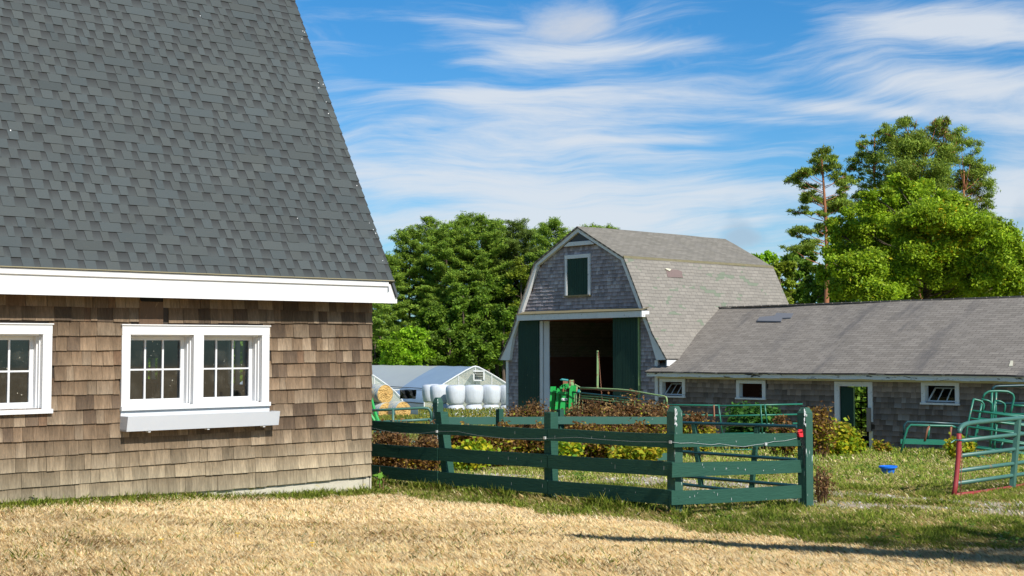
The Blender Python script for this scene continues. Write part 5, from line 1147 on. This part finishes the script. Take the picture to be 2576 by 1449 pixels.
big = [(860, 640, 80, 50), (980, 620, 100, 50), (1100, 610, 90, 50), (1220, 620, 90, 55), (1310, 640, 70, 50), (820, 740, 90, 60), (960, 720, 120, 60), (1120, 720, 130, 60), (1280, 720, 120, 60), (1400, 740, 90, 60), (650, 810, 80, 60), (560, 860, 60, 50), (760, 850, 110, 70), (920, 850, 130, 70), (1100, 850, 140, 80), (1280, 850, 140, 80), (1440, 850, 120, 70), (1560, 860, 100, 50), (1650, 920, 110, 60), (1720, 960, 80, 70), (600, 960, 80, 60), (720, 980, 120, 70), (880, 980, 130, 80), (1060, 990, 140, 80), (1240, 990, 140, 80), (1420, 990, 140, 80), (1580, 1000, 130, 70), (1720, 1060, 110, 80), (640, 1090, 90, 60), (780, 1110, 120, 70), (950, 1120, 130, 70), (1130, 1120, 130, 70), (1310, 1120, 130, 80), (1490, 1130, 130, 80), (1660, 1140, 120, 70), (1800, 1160, 100, 60), (680, 1220, 100, 60), (860, 1240, 120, 60), (1050, 1240, 120, 60), (1240, 1240, 120, 60), (1430, 1240, 120, 60), (1620, 1240, 120, 60), (1790, 1260, 110, 60), (1850, 1010, 90, 60), (1880, 1090, 90, 60), (1920, 1190, 90, 60), (1760, 900, 60, 45), (1000, 560, 60, 40), (1180, 560, 50, 35), (900, 700, 90, 50), (1200, 780, 110, 60), (1020, 920, 110, 60), (1360, 920, 110, 60), (820, 1040, 100, 60), (1150, 1050, 110, 60), (1500, 1060, 110, 60), (560, 1130, 70, 60), (980, 1180, 110, 60), (1380, 1180, 110, 60)]
bb = at(2340, 760, 62)
tree('leafy_tree', 'big spreading yellow green leafy tree behind the long shed', 'tree', (bb.x, 62, -1.7), zpuffs(big, 62, 3.4, 61, 1.15, 1.35), GREENS['leafy'], leaf=(.082, .045), density=400, trunk_r=.28, seed=601, up=.35, droop=.6, sub=17, extra=[((.60, .42, .02), .14, Z6(1290, 880, 60), 1.5), ((.50, .42, .02), .012, Z6(1100, 900, 60), 8)], top=Z6(1150, 640, 62))
rd_ = [(1905, 640, 96, 60, 130, 'bright', 'green rounded tree rising over the right end of the barn roof'), (1960, 660, 92, 44, 130, 'olive', 'yellow tinged low tree beside the barn roof end'), (2010, 622, 100, 60, 150, 'oak', 'dark tree between the barn roof and the slender red pine'), (2060, 690, 86, 44, 100, 'oak', 'dark low tree at the foot of the slender red pine'), (2120, 660, 95, 60, 120, 'oak', 'shaded tree behind the slender red pine trunk'), (2585, 600, 90, 60, 190, 'oak', 'tree at the right edge of the photo, behind the leafy tree'), (1850, 690, 104, 50, 110, 'oak', 'tree behind the barn roof, only its top showing'), (2200, 700, 98, 60, 100, 'oak', 'dark tree deep behind the lower left side of the leafy tree'), (2350, 700, 100, 80, 110, 'oak', 'dark tree deep behind the middle of the leafy tree'), (2480, 690, 98, 70, 110, 'oak', 'dark tree deep behind the lower right side of the leafy tree')]
for i, (x, y, D, w, h, c, lab) in enumerate(rd_):
    tree('background_tree', lab, 'tree', ((x - CX) / F * D, D, -2.4), puffs(x, y, D, w, h, 700 + i, 15), GREENS[c], leaf=(.14, .085), density=120, trunk_r=.2, seed=700 + i, group='trees behind the shed and barn')
# woodland mass far behind, low
g = np.random.default_rng(5); n = 60000
X = g.uniform(-75, 95, n); Y = g.uniform(160, 176, n); top = 3.2 + 3.0 * fbm(X, Y * 0, 7, 2, 3) - (Y - 142) * .0
Z = -2.8 + g.random(n) ** .7 * (top + 2.8)
tag(np_mesh('woods', leaf_quads(np.stack([X, Y, Z], 1), .5, .36, .5, 6), 4, pal(GREENS['oak'], n, g), M['leaf'], base=(0, 150, -2.8)), 'distant dark green woodland behind the grove and buildings', 'woods', kind='stuff')
# unseen tree added off to the right to throw the shadow streak on the lawn
lt = thing('shadow_caster_tree', 'unseen tree added outside the right edge so its long limb shades the lawn', 'tree', (10.4, 4.6, 0))
mb = MB(); mb.tube([(10.4, 4.6, -.2), (10.3, 4.7, 3), (10.0, 4.9, 6), (9.9, 5.0, 9)], [.35, .28, .2, .08], 8)
tipS = Vector((.85, 12.7, 0)); rootS = Vector((5.6, 10.9, 0)); off = Vector((.545, -.839, 0)) * (6.0 / math.tan(math.radians(42))) + Vector((0, 0, 6))
tipL, rootL = tipS + off, rootS + off
mb.tube([Vector((10.0, 4.9, 5.6)), rootL, tipL], [.16, .10, .01], 7); mb.build('trunk', M['bark'], lt)
PP = []
for i in range(150):
    f = i / 150; c = tipL.lerp(rootL, f); w = .02 + .30 * f ** 1.1; PP.append(clump_pts((c.x, c.y, c.z), (.16, w + .02, w * .55 + .02), int(70 + 420 * f), g, .0))
for i in range(30): PP.append(clump_pts((g.uniform(8.6, 11.5), g.uniform(3.4, 5.4), g.uniform(6.4, 9.5)), (.8, .8, .6), 200, g, .2))
P = np.concatenate(PP); np_mesh('crown', leaf_quads(P, .06, .035, .3, 9), 4, pal(GREENS['oak'], len(P), g), M['leaf'], lt)

# ---- shrubs and weeds (pixel column, top row, half width px, distance)
def shrub(name, label, cat, x, ytop, hw, D, cols, leaf, n, seed, w=None, stems=14, group=None, drop=.0, topcol=None, kind=None, spread=1.0):
    g = np.random.default_rng(seed); cx = (x - CX) / F * D; b = g1(cx, D); s = D / F; W = hw * s; topz = at(x, ytop, D).z; H = topz - b
    t = thing(name, label, cat, (cx, D, b), group)
    if kind: t['kind'] = kind
    ns = stems; mb = MB(); TP = []
    for i in range(ns):
        a = g.uniform(0, 6.28); f = g.random() ** .5; e = Vector((cx + math.cos(a) * W * f, D + math.sin(a) * W * .7 * f * spread, b + H * (1 - .45 * f ** 2) * g.uniform(.75, 1.04))); s0 = Vector((cx + (e.x - cx) * .45, D + (e.y - D) * .45, b - .03))
        m1 = s0.lerp(e, .5) + Vector((g.uniform(-.04, .04), 0, .03)); mb.tube([s0, m1, e], [.012, .008, .004], 4); TP.append((s0, m1, e))
        for j in range(2): 
            q = m1.lerp(e, g.uniform(0, .8)); q2 = q + Vector((g.uniform(-.14, .14), g.uniform(-.12, .12), g.uniform(.06, .22))) * max(.6, H); mb.tube([q, q2], [.005, .003], 3); TP.append((q, q.lerp(q2, .5), q2))
    mb.build('stem', M['stem'], t)
    k = n // len(TP) + 1; P = []; hz_ = []
    for s0, m1, e in TP:
        f = g.uniform(.22, 1.0, k)[:, None]; p = np.array(s0) * (1 - f) + np.array(e) * f + g.normal(size=(k, 3)) * np.array([.07, .07, .05]) * max(.8, H) ; P.append(p)
    P = np.concatenate(P); P = P[P[:, 2] > b + .02]; V = leaf_quads(P, leaf[0], leaf[1], .3, seed, drop); col = pal(cols, len(P), g, .22, w)
    if topcol is not None:
        h = (P[:, 2] - b) / H; m_ = g.random(len(P)) < np.clip((h - .35) * 2.2, 0, .97); col[m_] = pal(topcol, int(m_.sum()), g, .25)
    np_mesh('foliage', V, 4, np.clip(col, 0, 1), M['leaf'], t); return t
BR = [(.20, .098, .035), (.15, .075, .028), (.26, .14, .05), (.30, .19, .07), (.12, .06, .025)]
YL = [(.48, .42, .025), (.38, .40, .025), (.50, .36, .03), (.26, .34, .025), (.18, .25, .02)]
YG = [(.32, .42, .02), (.44, .46, .025), (.20, .32, .02), (.52, .44, .02)]
OR_ = [(.34, .20, .035), (.40, .29, .03), (.25, .13, .03)]
# brown topped thicket behind the fence, built as single shrubs
th_ = [(1300, 1020, 40, 33, 'spindly brown seed stalks at the left foot of the barn door'), (1345, 1005, 34, 32, 'brown dead weeds in front of the barn post'), (1390, 1030, 42, 28.5, 'brown and yellow weeds behind the short green posts'), (1440, 1018, 42, 29, 'dense brown weeds under the green cattle chute'), (1490, 1010, 44, 28, 'dense brown weeds below the lifting pole'), (1545, 1004, 44, 27.5, 'tall brown dead weeds in the middle of the thicket'), (1600, 1003, 44, 27.5, 'tall brown dead weeds left of the pointed corner post'), (1650, 1008, 36, 27, 'brown weeds just left of the pointed corner post'),
       (1470, 1062, 60, 25.0, 'yellow and brown low weeds behind the top rail, middle'), (1580, 1062, 60, 24.8, 'yellow green vines behind the top rail near the corner post'), (1370, 1070, 50, 24.8, 'brown low weeds by the square front post'), (1270, 1068, 60, 24.8, 'brown and yellow weeds hugging the back fence'), (1180, 1066, 60, 24.8, 'brown weeds left along the back fence')]
th_ += [(1320, 1050, 60, 27, 'tangled brown and gold weeds between the short green posts'), (1520, 1030, 60, 26.5, 'tangled rusty weeds in front of the taller clumps, middle'), (1625, 1030, 55, 26.2, 'tangled golden weeds in front of the taller clumps, right'), (1430, 1045, 60, 26.6, 'tangled brown weeds just right of the square front post')]
for i, (x, y, hw, D, lab) in enumerate(th_):
    low_ = i in (8, 9, 10, 11, 12)
    shrub('weed_clump', lab, 'weeds', x, y, hw * 1.15, D, YL if not low_ else YL + BR, (.034, .021), 7000 if not low_ else 6000, 800 + i, stems=46 if not low_ else 40, group='dead weeds behind the fence', topcol=BR if not low_ else OR_ + BR, w=None)
shrub('weed_clump', 'brown curled weeds behind the rails beside the cedar barn corner', 'weeds', 985, 1078, 62, 20.2, BR + OR_, (.028, .018), 4200, 821, stems=44, group='dead weeds behind the fence', topcol=BR)
shrub('weed_clump', 'brown curled weeds left of the leaning fence post', 'weeds', 1070, 1088, 45, 20.4, BR + OR_, (.028, .018), 2600, 822, stems=30, group='dead weeds behind the fence', topcol=BR)
for i, (x, y, hw, D, lab) in enumerate([(1005, 1046, 30, 24, 'brown seed stalks in front of the right hay bale'), (1085, 1040, 18, 24, 'curled brown seed heads at the rounded end of the field gate'), (960, 1058, 22, 24, 'brown seed stalks close to the cedar barn corner')]):
    shrub('seed_stalks', lab, 'weeds', x, y, hw, D, BR, (.03, .018), 420, 830 + i, stems=14, group='brown seed stalks')
shrub('yellow_vine', 'bright yellow green vine low behind the middle rail', 'vine', 1185, 1100, 62, 23.5, YG, (.050, .036), 1500, 840, stems=20)
shrub('yellow_vine', 'yellow green leaves at the right part of the rails, before the corner post', 'vine', 1430, 1096, 40, 23.5, YG + [(.10, .24, .03)], (.05, .036), 900, 841, stems=14)
shrub('yellow_vine', 'yellow green leaves low left of the corner post', 'vine', 1600, 1095, 70, 23.5, YL, (.05, .036), 1600, 842, stems=20)
shrub('green_bush', 'leafy dark green bush in front of the shed between two windows', 'bush', 1900, 996, 72, 37.2, [(.055, .15, .025), (.075, .19, .03), (.04, .11, .02)], (.085, .05), 3400, 850, stems=34, drop=.5)
shrub('yellow_bush', 'yellow green bush with autumn leaves between the end post and shed door', 'bush', 2100, 1056, 60, 32, YG, (.062, .045), 4800, 851, stems=40, topcol=YL)
shrub('weed_clump', 'brown and golden weeds rising beside the pointed end post', 'weeds', 2058, 1012, 40, 31, BR + OR_ + YL, (.045, .026), 2400, 852, stems=34, topcol=BR + OR_, group='dead weeds behind the fence')
shrub('yellow_vine', 'yellow leaves behind the corner gate on the left', 'vine', 1745, 1030, 50, 31, YL, (.045, .03), 3200, 853, stems=34, topcol=BR)
shrub('yellow_vine', 'autumn yellow leaves right of the green bush behind the end post', 'vine', 1965, 1045, 42, 31, YL + BR, (.045, .03), 2200, 854, stems=30, topcol=BR)
shrub('yellow_bush', 'low green bush at the threshold of the shed doorway', 'bush', 2140, 1100, 30, 33, YG, (.055, .04), 900, 855, stems=14)
shrub('yellow_bush', 'small yellow bush growing before the feed rack', 'bush', 2424 - 14, 1102, 42, 29.5, YG + YL, (.05, .036), 2200, 856, stems=24)
shrub('golden_sprig', 'single golden leaved sprig right of the shed doorway', 'plant', 2215, 1106, 16, 34, YL + OR_, (.05, .035), 260, 857, stems=6)
shrub('dead_sapling', 'brown twiggy dead weed leaning on the end post of the fence', 'weeds', 2062, 1165, 20, 15.8, BR, (.018, .012), 380, 858, stems=16, group='dead weeds behind the fence')
shrub('dock_leaf', 'broad green dock leaf below the rails at the barn corner', 'plant', 962, 1186, 8, 17.6, [(.16, .33, .04)], (.055, .038), 9, 859, stems=2)
shrub('doorway_bush', 'sunlit green bush seen through the shed doorway', 'bush', 2180, 950, 90, 58, GREENS['oak'], (.14, .09), 5200, 860, stems=40)
# ---- ground
def axis(lo, dlo, dhi, hi, step, n):
    return np.concatenate([dlo - (dlo - lo) * (np.linspace(1, 0, n, endpoint=False) ** 2.5), np.arange(dlo, dhi, step), dhi + (hi - dhi) * (np.linspace(0, 1, n) ** 2.5)])
BX = np.array([-9, -5.31, -3.44, -1.57, -.39, .87, 1.71, 4.05, 9]); BY = np.array([14.0, 14.2, 15.1, 16.1, 15.3, 14.0, 12.9, 11.9, 10.5])
def wet(X, Y):  # 1 green, 0 dry
    d = Y - np.interp(X, BX, BY) + (fbm(X, Y, 1.6, 21, 4) - .5) * 2.4; return sstep(d / 1.5 + .5)
TR = [np.array([(9, 14.6), (5.75, 15.55), (4.08, 16.7), (2.9, 18.9), (1.3, 21.3), (-1.5, 22.5), (-6, 24)]), np.array([(9, 13.7), (5.6, 14.65), (4.0, 15.55), (3.1, 16.3), (2.2, 18.9), (-.2, 20.3), (-5, 21.6)])]
def gravel(X, Y):
    m_ = np.full(np.shape(X), 9.0)
    for L in TR:
        for i in range(len(L) - 1):
            a, b = L[i], L[i + 1]; d = b - a; t = np.clip(((X - a[0]) * d[0] + (Y - a[1]) * d[1]) / (d @ d), 0, 1); m_ = np.minimum(m_, np.hypot(X - a[0] - t * d[0], Y - a[1] - t * d[1]))
    return sstep((.50 + (fbm(X, Y, .8, 31, 3) - .5) * .9 - m_) / .22)
xs = axis(-700, -14, 16, 700, .16, 26); ys = axis(-80, 8, 44, 1800, .16, 30)
GX, GY = np.meshgrid(xs, ys); GZ = gz(GX, GY); wv = wet(GX, GY); gv = gravel(GX, GY); nv = fbm(GX, GY, .7, 8, 3)
dry = np.array([.74, .55, .31]); grn = np.array([.17, .19, .045]); grv = np.array([.34, .28, .20]); dirt = np.array([.27, .21, .10])
col = dry * (1 - wv[..., None]) + (grn * (nv[..., None]) + dirt * (1 - nv[..., None])) * wv[..., None]
col = col * (1 - gv[..., None]) + grv * gv[..., None]
far = sstep((GY - 45) / 30)[..., None]; col = col * (1 - far) + np.array([.17, .20, .05]) * far
nx, ny = len(xs), len(ys); me = bpy.data.meshes.new('ground'); V = np.stack([GX, GY, GZ], -1).reshape(-1, 3).astype(np.float32)
I = np.arange(nx * ny).reshape(ny, nx); Q = np.stack([I[:-1, :-1], I[:-1, 1:], I[1:, 1:], I[1:, :-1]], -1).reshape(-1).astype(np.int32)
me.vertices.add(len(V)); me.vertices.foreach_set('co', V.ravel()); me.loops.add(len(Q)); me.loops.foreach_set('vertex_index', Q); me.polygons.add(len(Q) // 4); me.polygons.foreach_set('loop_start', np.arange(len(Q) // 4, dtype=np.int32) * 4); me.update(calc_edges=True)
a_ = me.color_attributes.new('Col', 'FLOAT_COLOR', 'POINT'); cc4 = np.ones((len(V), 4), np.float32); cc4[:, :3] = col.reshape(-1, 3); a_.data.foreach_set('color', cc4.ravel()); me.materials.append(M['ground'])
me.polygons.foreach_set('use_smooth', np.ones(len(Q) // 4, bool))
go = bpy.data.objects.new('ground', me); C.objects.link(go); go['kind'] = 'structure'
# stones on the gravel track
mb = MB(); r_ = random.Random(4); k = 0
while k < 900:
    X = r_.uniform(-4, 8); Y = r_.uniform(14, 23)
    if float(gravel(np.array(X), np.array(Y))) < .5: continue
    s = r_.uniform(.012, .035); z = g1(X, Y); k += 1; c = r_.uniform(.25, .5)
    o = [Vector((X + s * math.cos(a) * r_.uniform(.7, 1.2), Y + s * math.sin(a), z - .005)) for a in (0, 1.3, 2.6, 3.9, 5.1)]; tp_ = Vector((X, Y, z + s * .7)); mb.add(o + [tp_], [(i, (i + 1) % 5, 5) for i in range(5)], (c, c * .93, c * .82))
tag(mb.build('gravel', M['ground']), 'scattered pale gravel stones on the farm track', 'gravel', kind='stuff')
# ---- grass
def blades(n, X, Y, L, w, lean, cols, g, az=None):
    Z = gz(X, Y) - .01; a = g.uniform(0, 2 * math.pi, n) if az is None else az; sl, cl = np.sin(lean), np.cos(lean)
    B_ = np.stack([X, Y, Z], 1); T_ = B_ + np.stack([sl * np.cos(a), sl * np.sin(a), cl], 1) * L[:, None]; s = np.stack([-np.sin(a), np.cos(a), 0 * a], 1) * (w * .5)[:, None]
    M_ = (B_ + T_) / 2 + np.array([0, 0, 1]) * (L * .13)[:, None]
    return np.stack([B_ - s, B_ + s, M_ + s * .7, T_, M_ - s * .7], 1).reshape(-1, 3)
def scatter(g, n, y0, y1, m=1.18):
    Y = np.sqrt(g.uniform(y0 * y0, y1 * y1, n)); X = g.uniform(-1, 1, n) * (Y * .375 * m + .2); return X, Y
DRY = [(.95, .80, .52), (.90, .72, .43), (.96, .86, .62), (.82, .62, .34), (.94, .80, .55)]
YRD = [(.42, .38, .15), (.52, .44, .20), (.34, .31, .11), (.46, .36, .17)]
GRN = [(.27, .36, .045), (.34, .42, .06), (.20, .29, .035), (.42, .43, .09)]
BRN = [(.46, .31, .15), (.54, .38, .19), (.38, .25, .12)]
def inside_barn(X, Y):
    P_ = np.stack([X, Y], 1) - np.array([WL.O.x, WL.O.y]); a = P_ @ np.array([WL.t.x, WL.t.y]); o = P_ @ np.array([WL.n.x, WL.n.y]); b1 = (a < .02) & (o < -.0)
    P_ = np.stack([X, Y], 1) - np.array([WB.O.x, WB.O.y]); a = P_ @ np.array([WB.t.x, WB.t.y]); o = P_ @ np.array([WB.n.x, WB.n.y]); return b1 | ((a > aLb) & (o < 0.0) & (o > -8))
allV, allC = [], []
for (n, y0, y1, w, seed) in ((520000, 9.6, 13.5, .0030, 1), (340000, 13.5, 18.5, .0048, 2), (190000, 18.5, 28, .011, 3), (110000, 28, 46, .022, 4), (50000, 46, 95, .05, 5)):
    g = np.random.default_rng(seed); X, Y = scatter(g, n, y0, y1); wv = wet(X, Y); gv = gravel(X, Y); tuft = fbm(X, Y, .35, 44, 3); bare = fbm(X, Y, .9, 12, 3)
    keep = (~inside_barn(X, Y)) & (g.random(n) > gv * .90) & ((wv < .5) | (g.random(n) < .35 + 1.3 * (bare - .25)))
    X, Y, wv, tuft, bare = X[keep], Y[keep], wv[keep], tuft[keep], bare[keep]; n = len(X)
    isg = g.random(n) < np.where(wv > .5, .44 + .5 * (tuft - .3) * 1.8, .025)
    Lw = np.where(isg, .045 + .10 * np.clip(tuft - .25, 0, 1), .060 + .045 * tuft) * g.uniform(.6, 1.4, n) * (1 + (Y > 28) * .5 + (Y > 46) * 1.6)
    near = np.minimum(np.abs((np.stack([X, Y], 1) - np.array([WF1.O.x, WF1.O.y])) @ np.array([WF1.n.x, WF1.n.y])), 9); Lw *= 1 + .9 * np.exp(-(near / .22) ** 2) * (X < 1.8)
    oL = (np.stack([X, Y], 1) - np.array([WL.O.x, WL.O.y])) @ np.array([WL.n.x, WL.n.y]); aL = (np.stack([X, Y], 1) - np.array([WL.O.x, WL.O.y])) @ np.array([WL.t.x, WL.t.y]); nb = (aL < .1) * np.exp(-(oL / .35) ** 2)
    Lw *= 1 + .3 * nb; isg = isg | ((g.random(n) < .7 * nb) & (aL < .1))
    lean = np.where(isg, g.uniform(.25, 1.0, n), g.uniform(.85, 1.4, n))
    yrd_ = (wv > .5) & (g.random(n) < .8)
    c = np.where(isg[:, None], pal(GRN, n, g), np.where(yrd_[:, None], pal(YRD, n, g), np.where((g.random(n) < np.clip(wv * .50 + .04 + 1.3 * np.clip(fbm(X, Y * 1.6, 1.5, 88, 4) - .50, 0, 1) * 2, 0, 1))[:, None], pal(BRN + DRY[:2], n, g), pal(DRY, n, g, .09))))
    c = c * (.88 + .26 * fbm(X, Y * 1.5, .9, 55, 4))[:, None]
    if y0 >= 46: c = pal([(.18, .23, .04), (.25, .26, .05), (.30, .27, .07), (.14, .19, .03)], n, g)
    az = np.where(isg, g.uniform(0, 6.28, n), g.normal(2.0, .55, n) + 1.7 * (fbm(X, Y, .45, 66, 3) - .5))
    allV.append(blades(n, X, Y, Lw, np.full(n, w) * g.uniform(.7, 1.3, n), lean, c, g, az)); allC.append(np.clip(c, 0, 1))
tag(np_mesh('grass', np.concatenate(allV), 5, np.concatenate(allC), M['grass']), 'dry tan lawn grass turning green towards the fences and yard', 'grass', kind='stuff')
# broad-leaved weeds through the yard
g = np.random.default_rng(91); PP = []; CC = []
for i in range(520):
    X, Y = scatter(g, 1, 12, 38); X, Y = X[0], Y[0]
    if wet(np.array(X), np.array(Y)) < .6 or gravel(np.array(X), np.array(Y)) > .3 or inside_barn(np.array([X]), np.array([Y]))[0]: continue
    n = int(g.uniform(12, 50)); r = g.uniform(.05, .22); p = clump_pts((X, Y, g1(X, Y) + .05), (r, r, .05 + r * .3), n, g, .1); PP.append(p); CC.append(pal([(.10, .20, .025), (.15, .26, .03), (.22, .30, .04)], n, g))
P = np.concatenate(PP); tag(np_mesh('ground_weeds', leaf_quads(P, .024, .013, .8, 3), 4, np.concatenate(CC), M['leaf']), 'low green broad leaved weeds scattered over the yard', 'weeds', kind='stuff')
# tall field weeds before the bales
n = 26000; Y = g.uniform(60, 89, n); X = g.uniform(-11.5, .5, n) * Y / 85; hh = .55 + .5 * fbm(X, Y, 3, 71, 3); keep = g.random(n) < .9; Z = gz(X, Y) + g.random(n) ** .6 * hh * np.where((Y > 80) & (X / Y > -.068), 1.0, .45)
tag(np_mesh('field_weeds', leaf_quads(np.stack([X, Y, Z], 1), .10, .03, .2, 8, axis=np.array([0, 0, 1.2])), 4, pal([(.20, .24, .045), (.15, .19, .035), (.30, .26, .04), (.34, .25, .03), (.12, .16, .03)], n, g), M['grass'], base=(-5, 75, -2.2)), 'tall yellow green field weeds in front of the bales', 'weeds', kind='stuff')
# flower specks
fl = [(1605, 1382, (1, .6, .02)), (888, 1409, None), (598, 1362, None), (405, 1385, None), (785, 1380, None)]
for i, (x, y, _) in enumerate(fl[2:]):
    D = 1.65 * F / (y - 895); p = at(x, y, D); z = g1(p.x, p.y) + .07; mb = MB()
    for k in range(8): a = k * .785; mb.add([(p.x, p.y, z), (p.x + .02 * math.cos(a - .3), p.y + .02 * math.sin(a - .3), z + .006), (p.x + .026 * math.cos(a), p.y + .026 * math.sin(a), z + .004), (p.x + .02 * math.cos(a + .3), p.y + .02 * math.sin(a + .3), z + .006)], [(0, 1, 2, 3)])
    mb.tube([(p.x, p.y, z - .1), (p.x, p.y, z)], .002, 4)
    tag(mb.build('dandelion', mat('yellow_petal', (.85, .55, .02), .6), base=(p.x, p.y, z - .08)), ['yellow dandelion in the dry lawn near the middle of the picture', 'yellow dandelion in the dry lawn farthest to the left', 'yellow dandelion in the dry lawn farthest to the right'][i], 'flower', 'yellow dandelions in the lawn')

# =================================================================== light, sky, camera
SUN_AZ, SUN_EL = math.radians(306), math.radians(42)
sv = Vector((math.cos(SUN_AZ) * math.cos(SUN_EL), math.sin(SUN_AZ) * math.cos(SUN_EL), math.sin(SUN_EL)))
sl = bpy.data.lights.new('sun', 'SUN'); sl.energy = 5.0; sl.angle = math.radians(.5); sl.color = (1, .955, .88); so = bpy.data.objects.new('sun', sl); C.objects.link(so); so.rotation_mode = 'QUATERNION'; so.rotation_quaternion = sv.to_track_quat('Z', 'Y')
w = bpy.data.worlds.new('World'); bpy.context.scene.world = w; w.use_nodes = True; k = N(w); bg = k.n['Background']
sky = k.add('ShaderNodeTexSky', sky_type='NISHITA', sun_disc=False, sun_elevation=SUN_EL, sun_rotation=math.atan2(sv.x, sv.y), air_density=1.0, dust_density=.6, ozone_density=2.0)
STR = .074
tc = k.add('ShaderNodeTexCoord').outputs['Generated']; sp_ = k.add('ShaderNodeSeparateXYZ', {0: tc}); x, y, z = sp_.outputs
ay = k.m('MAXIMUM', k.m('ABSOLUTE', y), .12); u = k.m('DIVIDE', x, ay); v = k.m('DIVIDE', z, ay)
tint = k.mix(k.ramp(v, .02, .30), (.62, 1.02, 1.30), (.30, .92, 1.36)); skyc = k.mix(1.0, sky.outputs[0], tint, 'MULTIPLY')
cx_ = lambda a, b: k.add('ShaderNodeCombineXYZ', {0: a, 1: b, 2: 0.0}).outputs[0]
warp = k.m('SUBTRACT', k.noise(cx_(u, v), 3.0, 3, .5, (1, 2, 1)), .5)
vw = k.m('ADD', k.m('ADD', v, k.m('MULTIPLY', warp, .11)), k.m('MULTIPLY', u, -.05))
n1 = k.noise(cx_(u, vw), 1.0, 7, .62, (2.6, 20, 1), .35); n2 = k.noise(cx_(u, vw), 1.0, 7, .66, (7, 80, 1), .35)
nn = k.m('ADD', k.m('MULTIPLY', n1, .64), k.m('MULTIPLY', n2, .36))
def G(px, py, sx, sy, amp, sl_=0.0):
    u0, v0 = (px - CX) / F, (HZ - py) / F; a = k.m('DIVIDE', k.m('SUBTRACT', u, u0), sx / F)
    b = k.m('DIVIDE', k.m('SUBTRACT', k.m('ADD', v, k.m('MULTIPLY', k.m('SUBTRACT', u, u0), sl_)), v0), sy / F)
    return k.m('MULTIPLY', k.m('EXPONENT', k.m('MULTIPLY', k.m('ADD', k.m('MULTIPLY', a, a), k.m('MULTIPLY', b, b)), -1.0)), amp)
bias = None
for gg in ((1060, 450, 480, 70, .20, .15), (2420, 60, 380, 45, .24, .04), (2380, 200, 420, 65, .20, .1), (1350, 300, 330, 120, .14, .2), (2200, 275, 330, 22, .20, .06), (1500, 125, 420, 26, .16, -.06), (1750, 520, 500, 70, .14, .0), (1000, 30, 280, 30, .08, .1), (1150, 560, 600, 30, .14, 0),
           (1000, 160, 150, 70, -.16, 0), (1880, 50, 170, 45, -.16, 0), (1700, 235, 300, 45, .08, .05), (2000, 400, 500, 30, -.04, 0), (1950, 300, 300, 14, .10, .04), (1650, 350, 260, 16, .12, -.03), (1250, 60, 200, 16, .10, .1), (1900, 480, 400, 35, .10, 0), (1150, 240, 260, 22, .10, .12), (2560, 480, 120, 170, .22, 0), (1800, 640, 500, 60, .10, 0)):
    t_ = G(*gg); bias = t_ if bias is None else k.m('ADD', bias, t_)
dens = k.ramp(k.m('ADD', nn, bias), .45, .75)
# one soft puff high in the middle
pn = k.noise(cx_(u, v), 1.0, 8, .62, (11, 15, 1), .4); puff = k.ramp(k.m('ADD', k.m('MULTIPLY', pn, .75), k.m('ADD', G(1480, 40, 130, 60, .34), G(1380, 85, 110, 45, .22))), .42, .80)
dens = k.m('MAXIMUM', k.m('MULTIPLY', dens, .86), k.m('MULTIPLY', puff, .80))
# bluish grey scraps
gn = k.noise(cx_(u, v), 1.0, 6, .6, (12, 20, 1), .3); gs = k.ramp(k.m('ADD', k.m('MULTIPLY', gn, .6), k.m('ADD', k.m('ADD', G(1850, 530, 60, 110, .36, .6), G(1880, 600, 120, 35, .30)), G(2575, 540, 60, 120, .45))), .55, .85)
cc_w = k.mix(k.m('MULTIPLY', gs, .75), (7.6, 8.0, 8.5), (3.6, 4.7, 6.0))
cc_w = k.mix(puff, cc_w, (7.0, 7.2, 7.6))
dens = k.m('MAXIMUM', dens, k.m('MULTIPLY', gs, .7))
fin = k.mix(dens, skyc, cc_w); k.set(bg.inputs[0], fin); bg.inputs[1].default_value = STR
cam = bpy.data.cameras.new('camera'); co = bpy.data.objects.new('camera', cam); C.objects.link(co); co.location = (0, 0, EYE); co.rotation_euler = (math.pi / 2 + PITCH, 0, 0)
cam.sensor_width = 36; cam.lens = 36 * F / 2576; cam.clip_end = 4000; cam.clip_start = .1
sc = bpy.context.scene; sc.camera = co; sc.view_settings.view_transform = 'Standard'; sc.view_settings.look = 'None'; sc.view_settings.exposure = .42; sc.view_settings.gamma = 1
sc.render.engine = 'CYCLES'; sc.cycles.max_bounces = 6; sc.cycles.transparent_max_bounces = 12
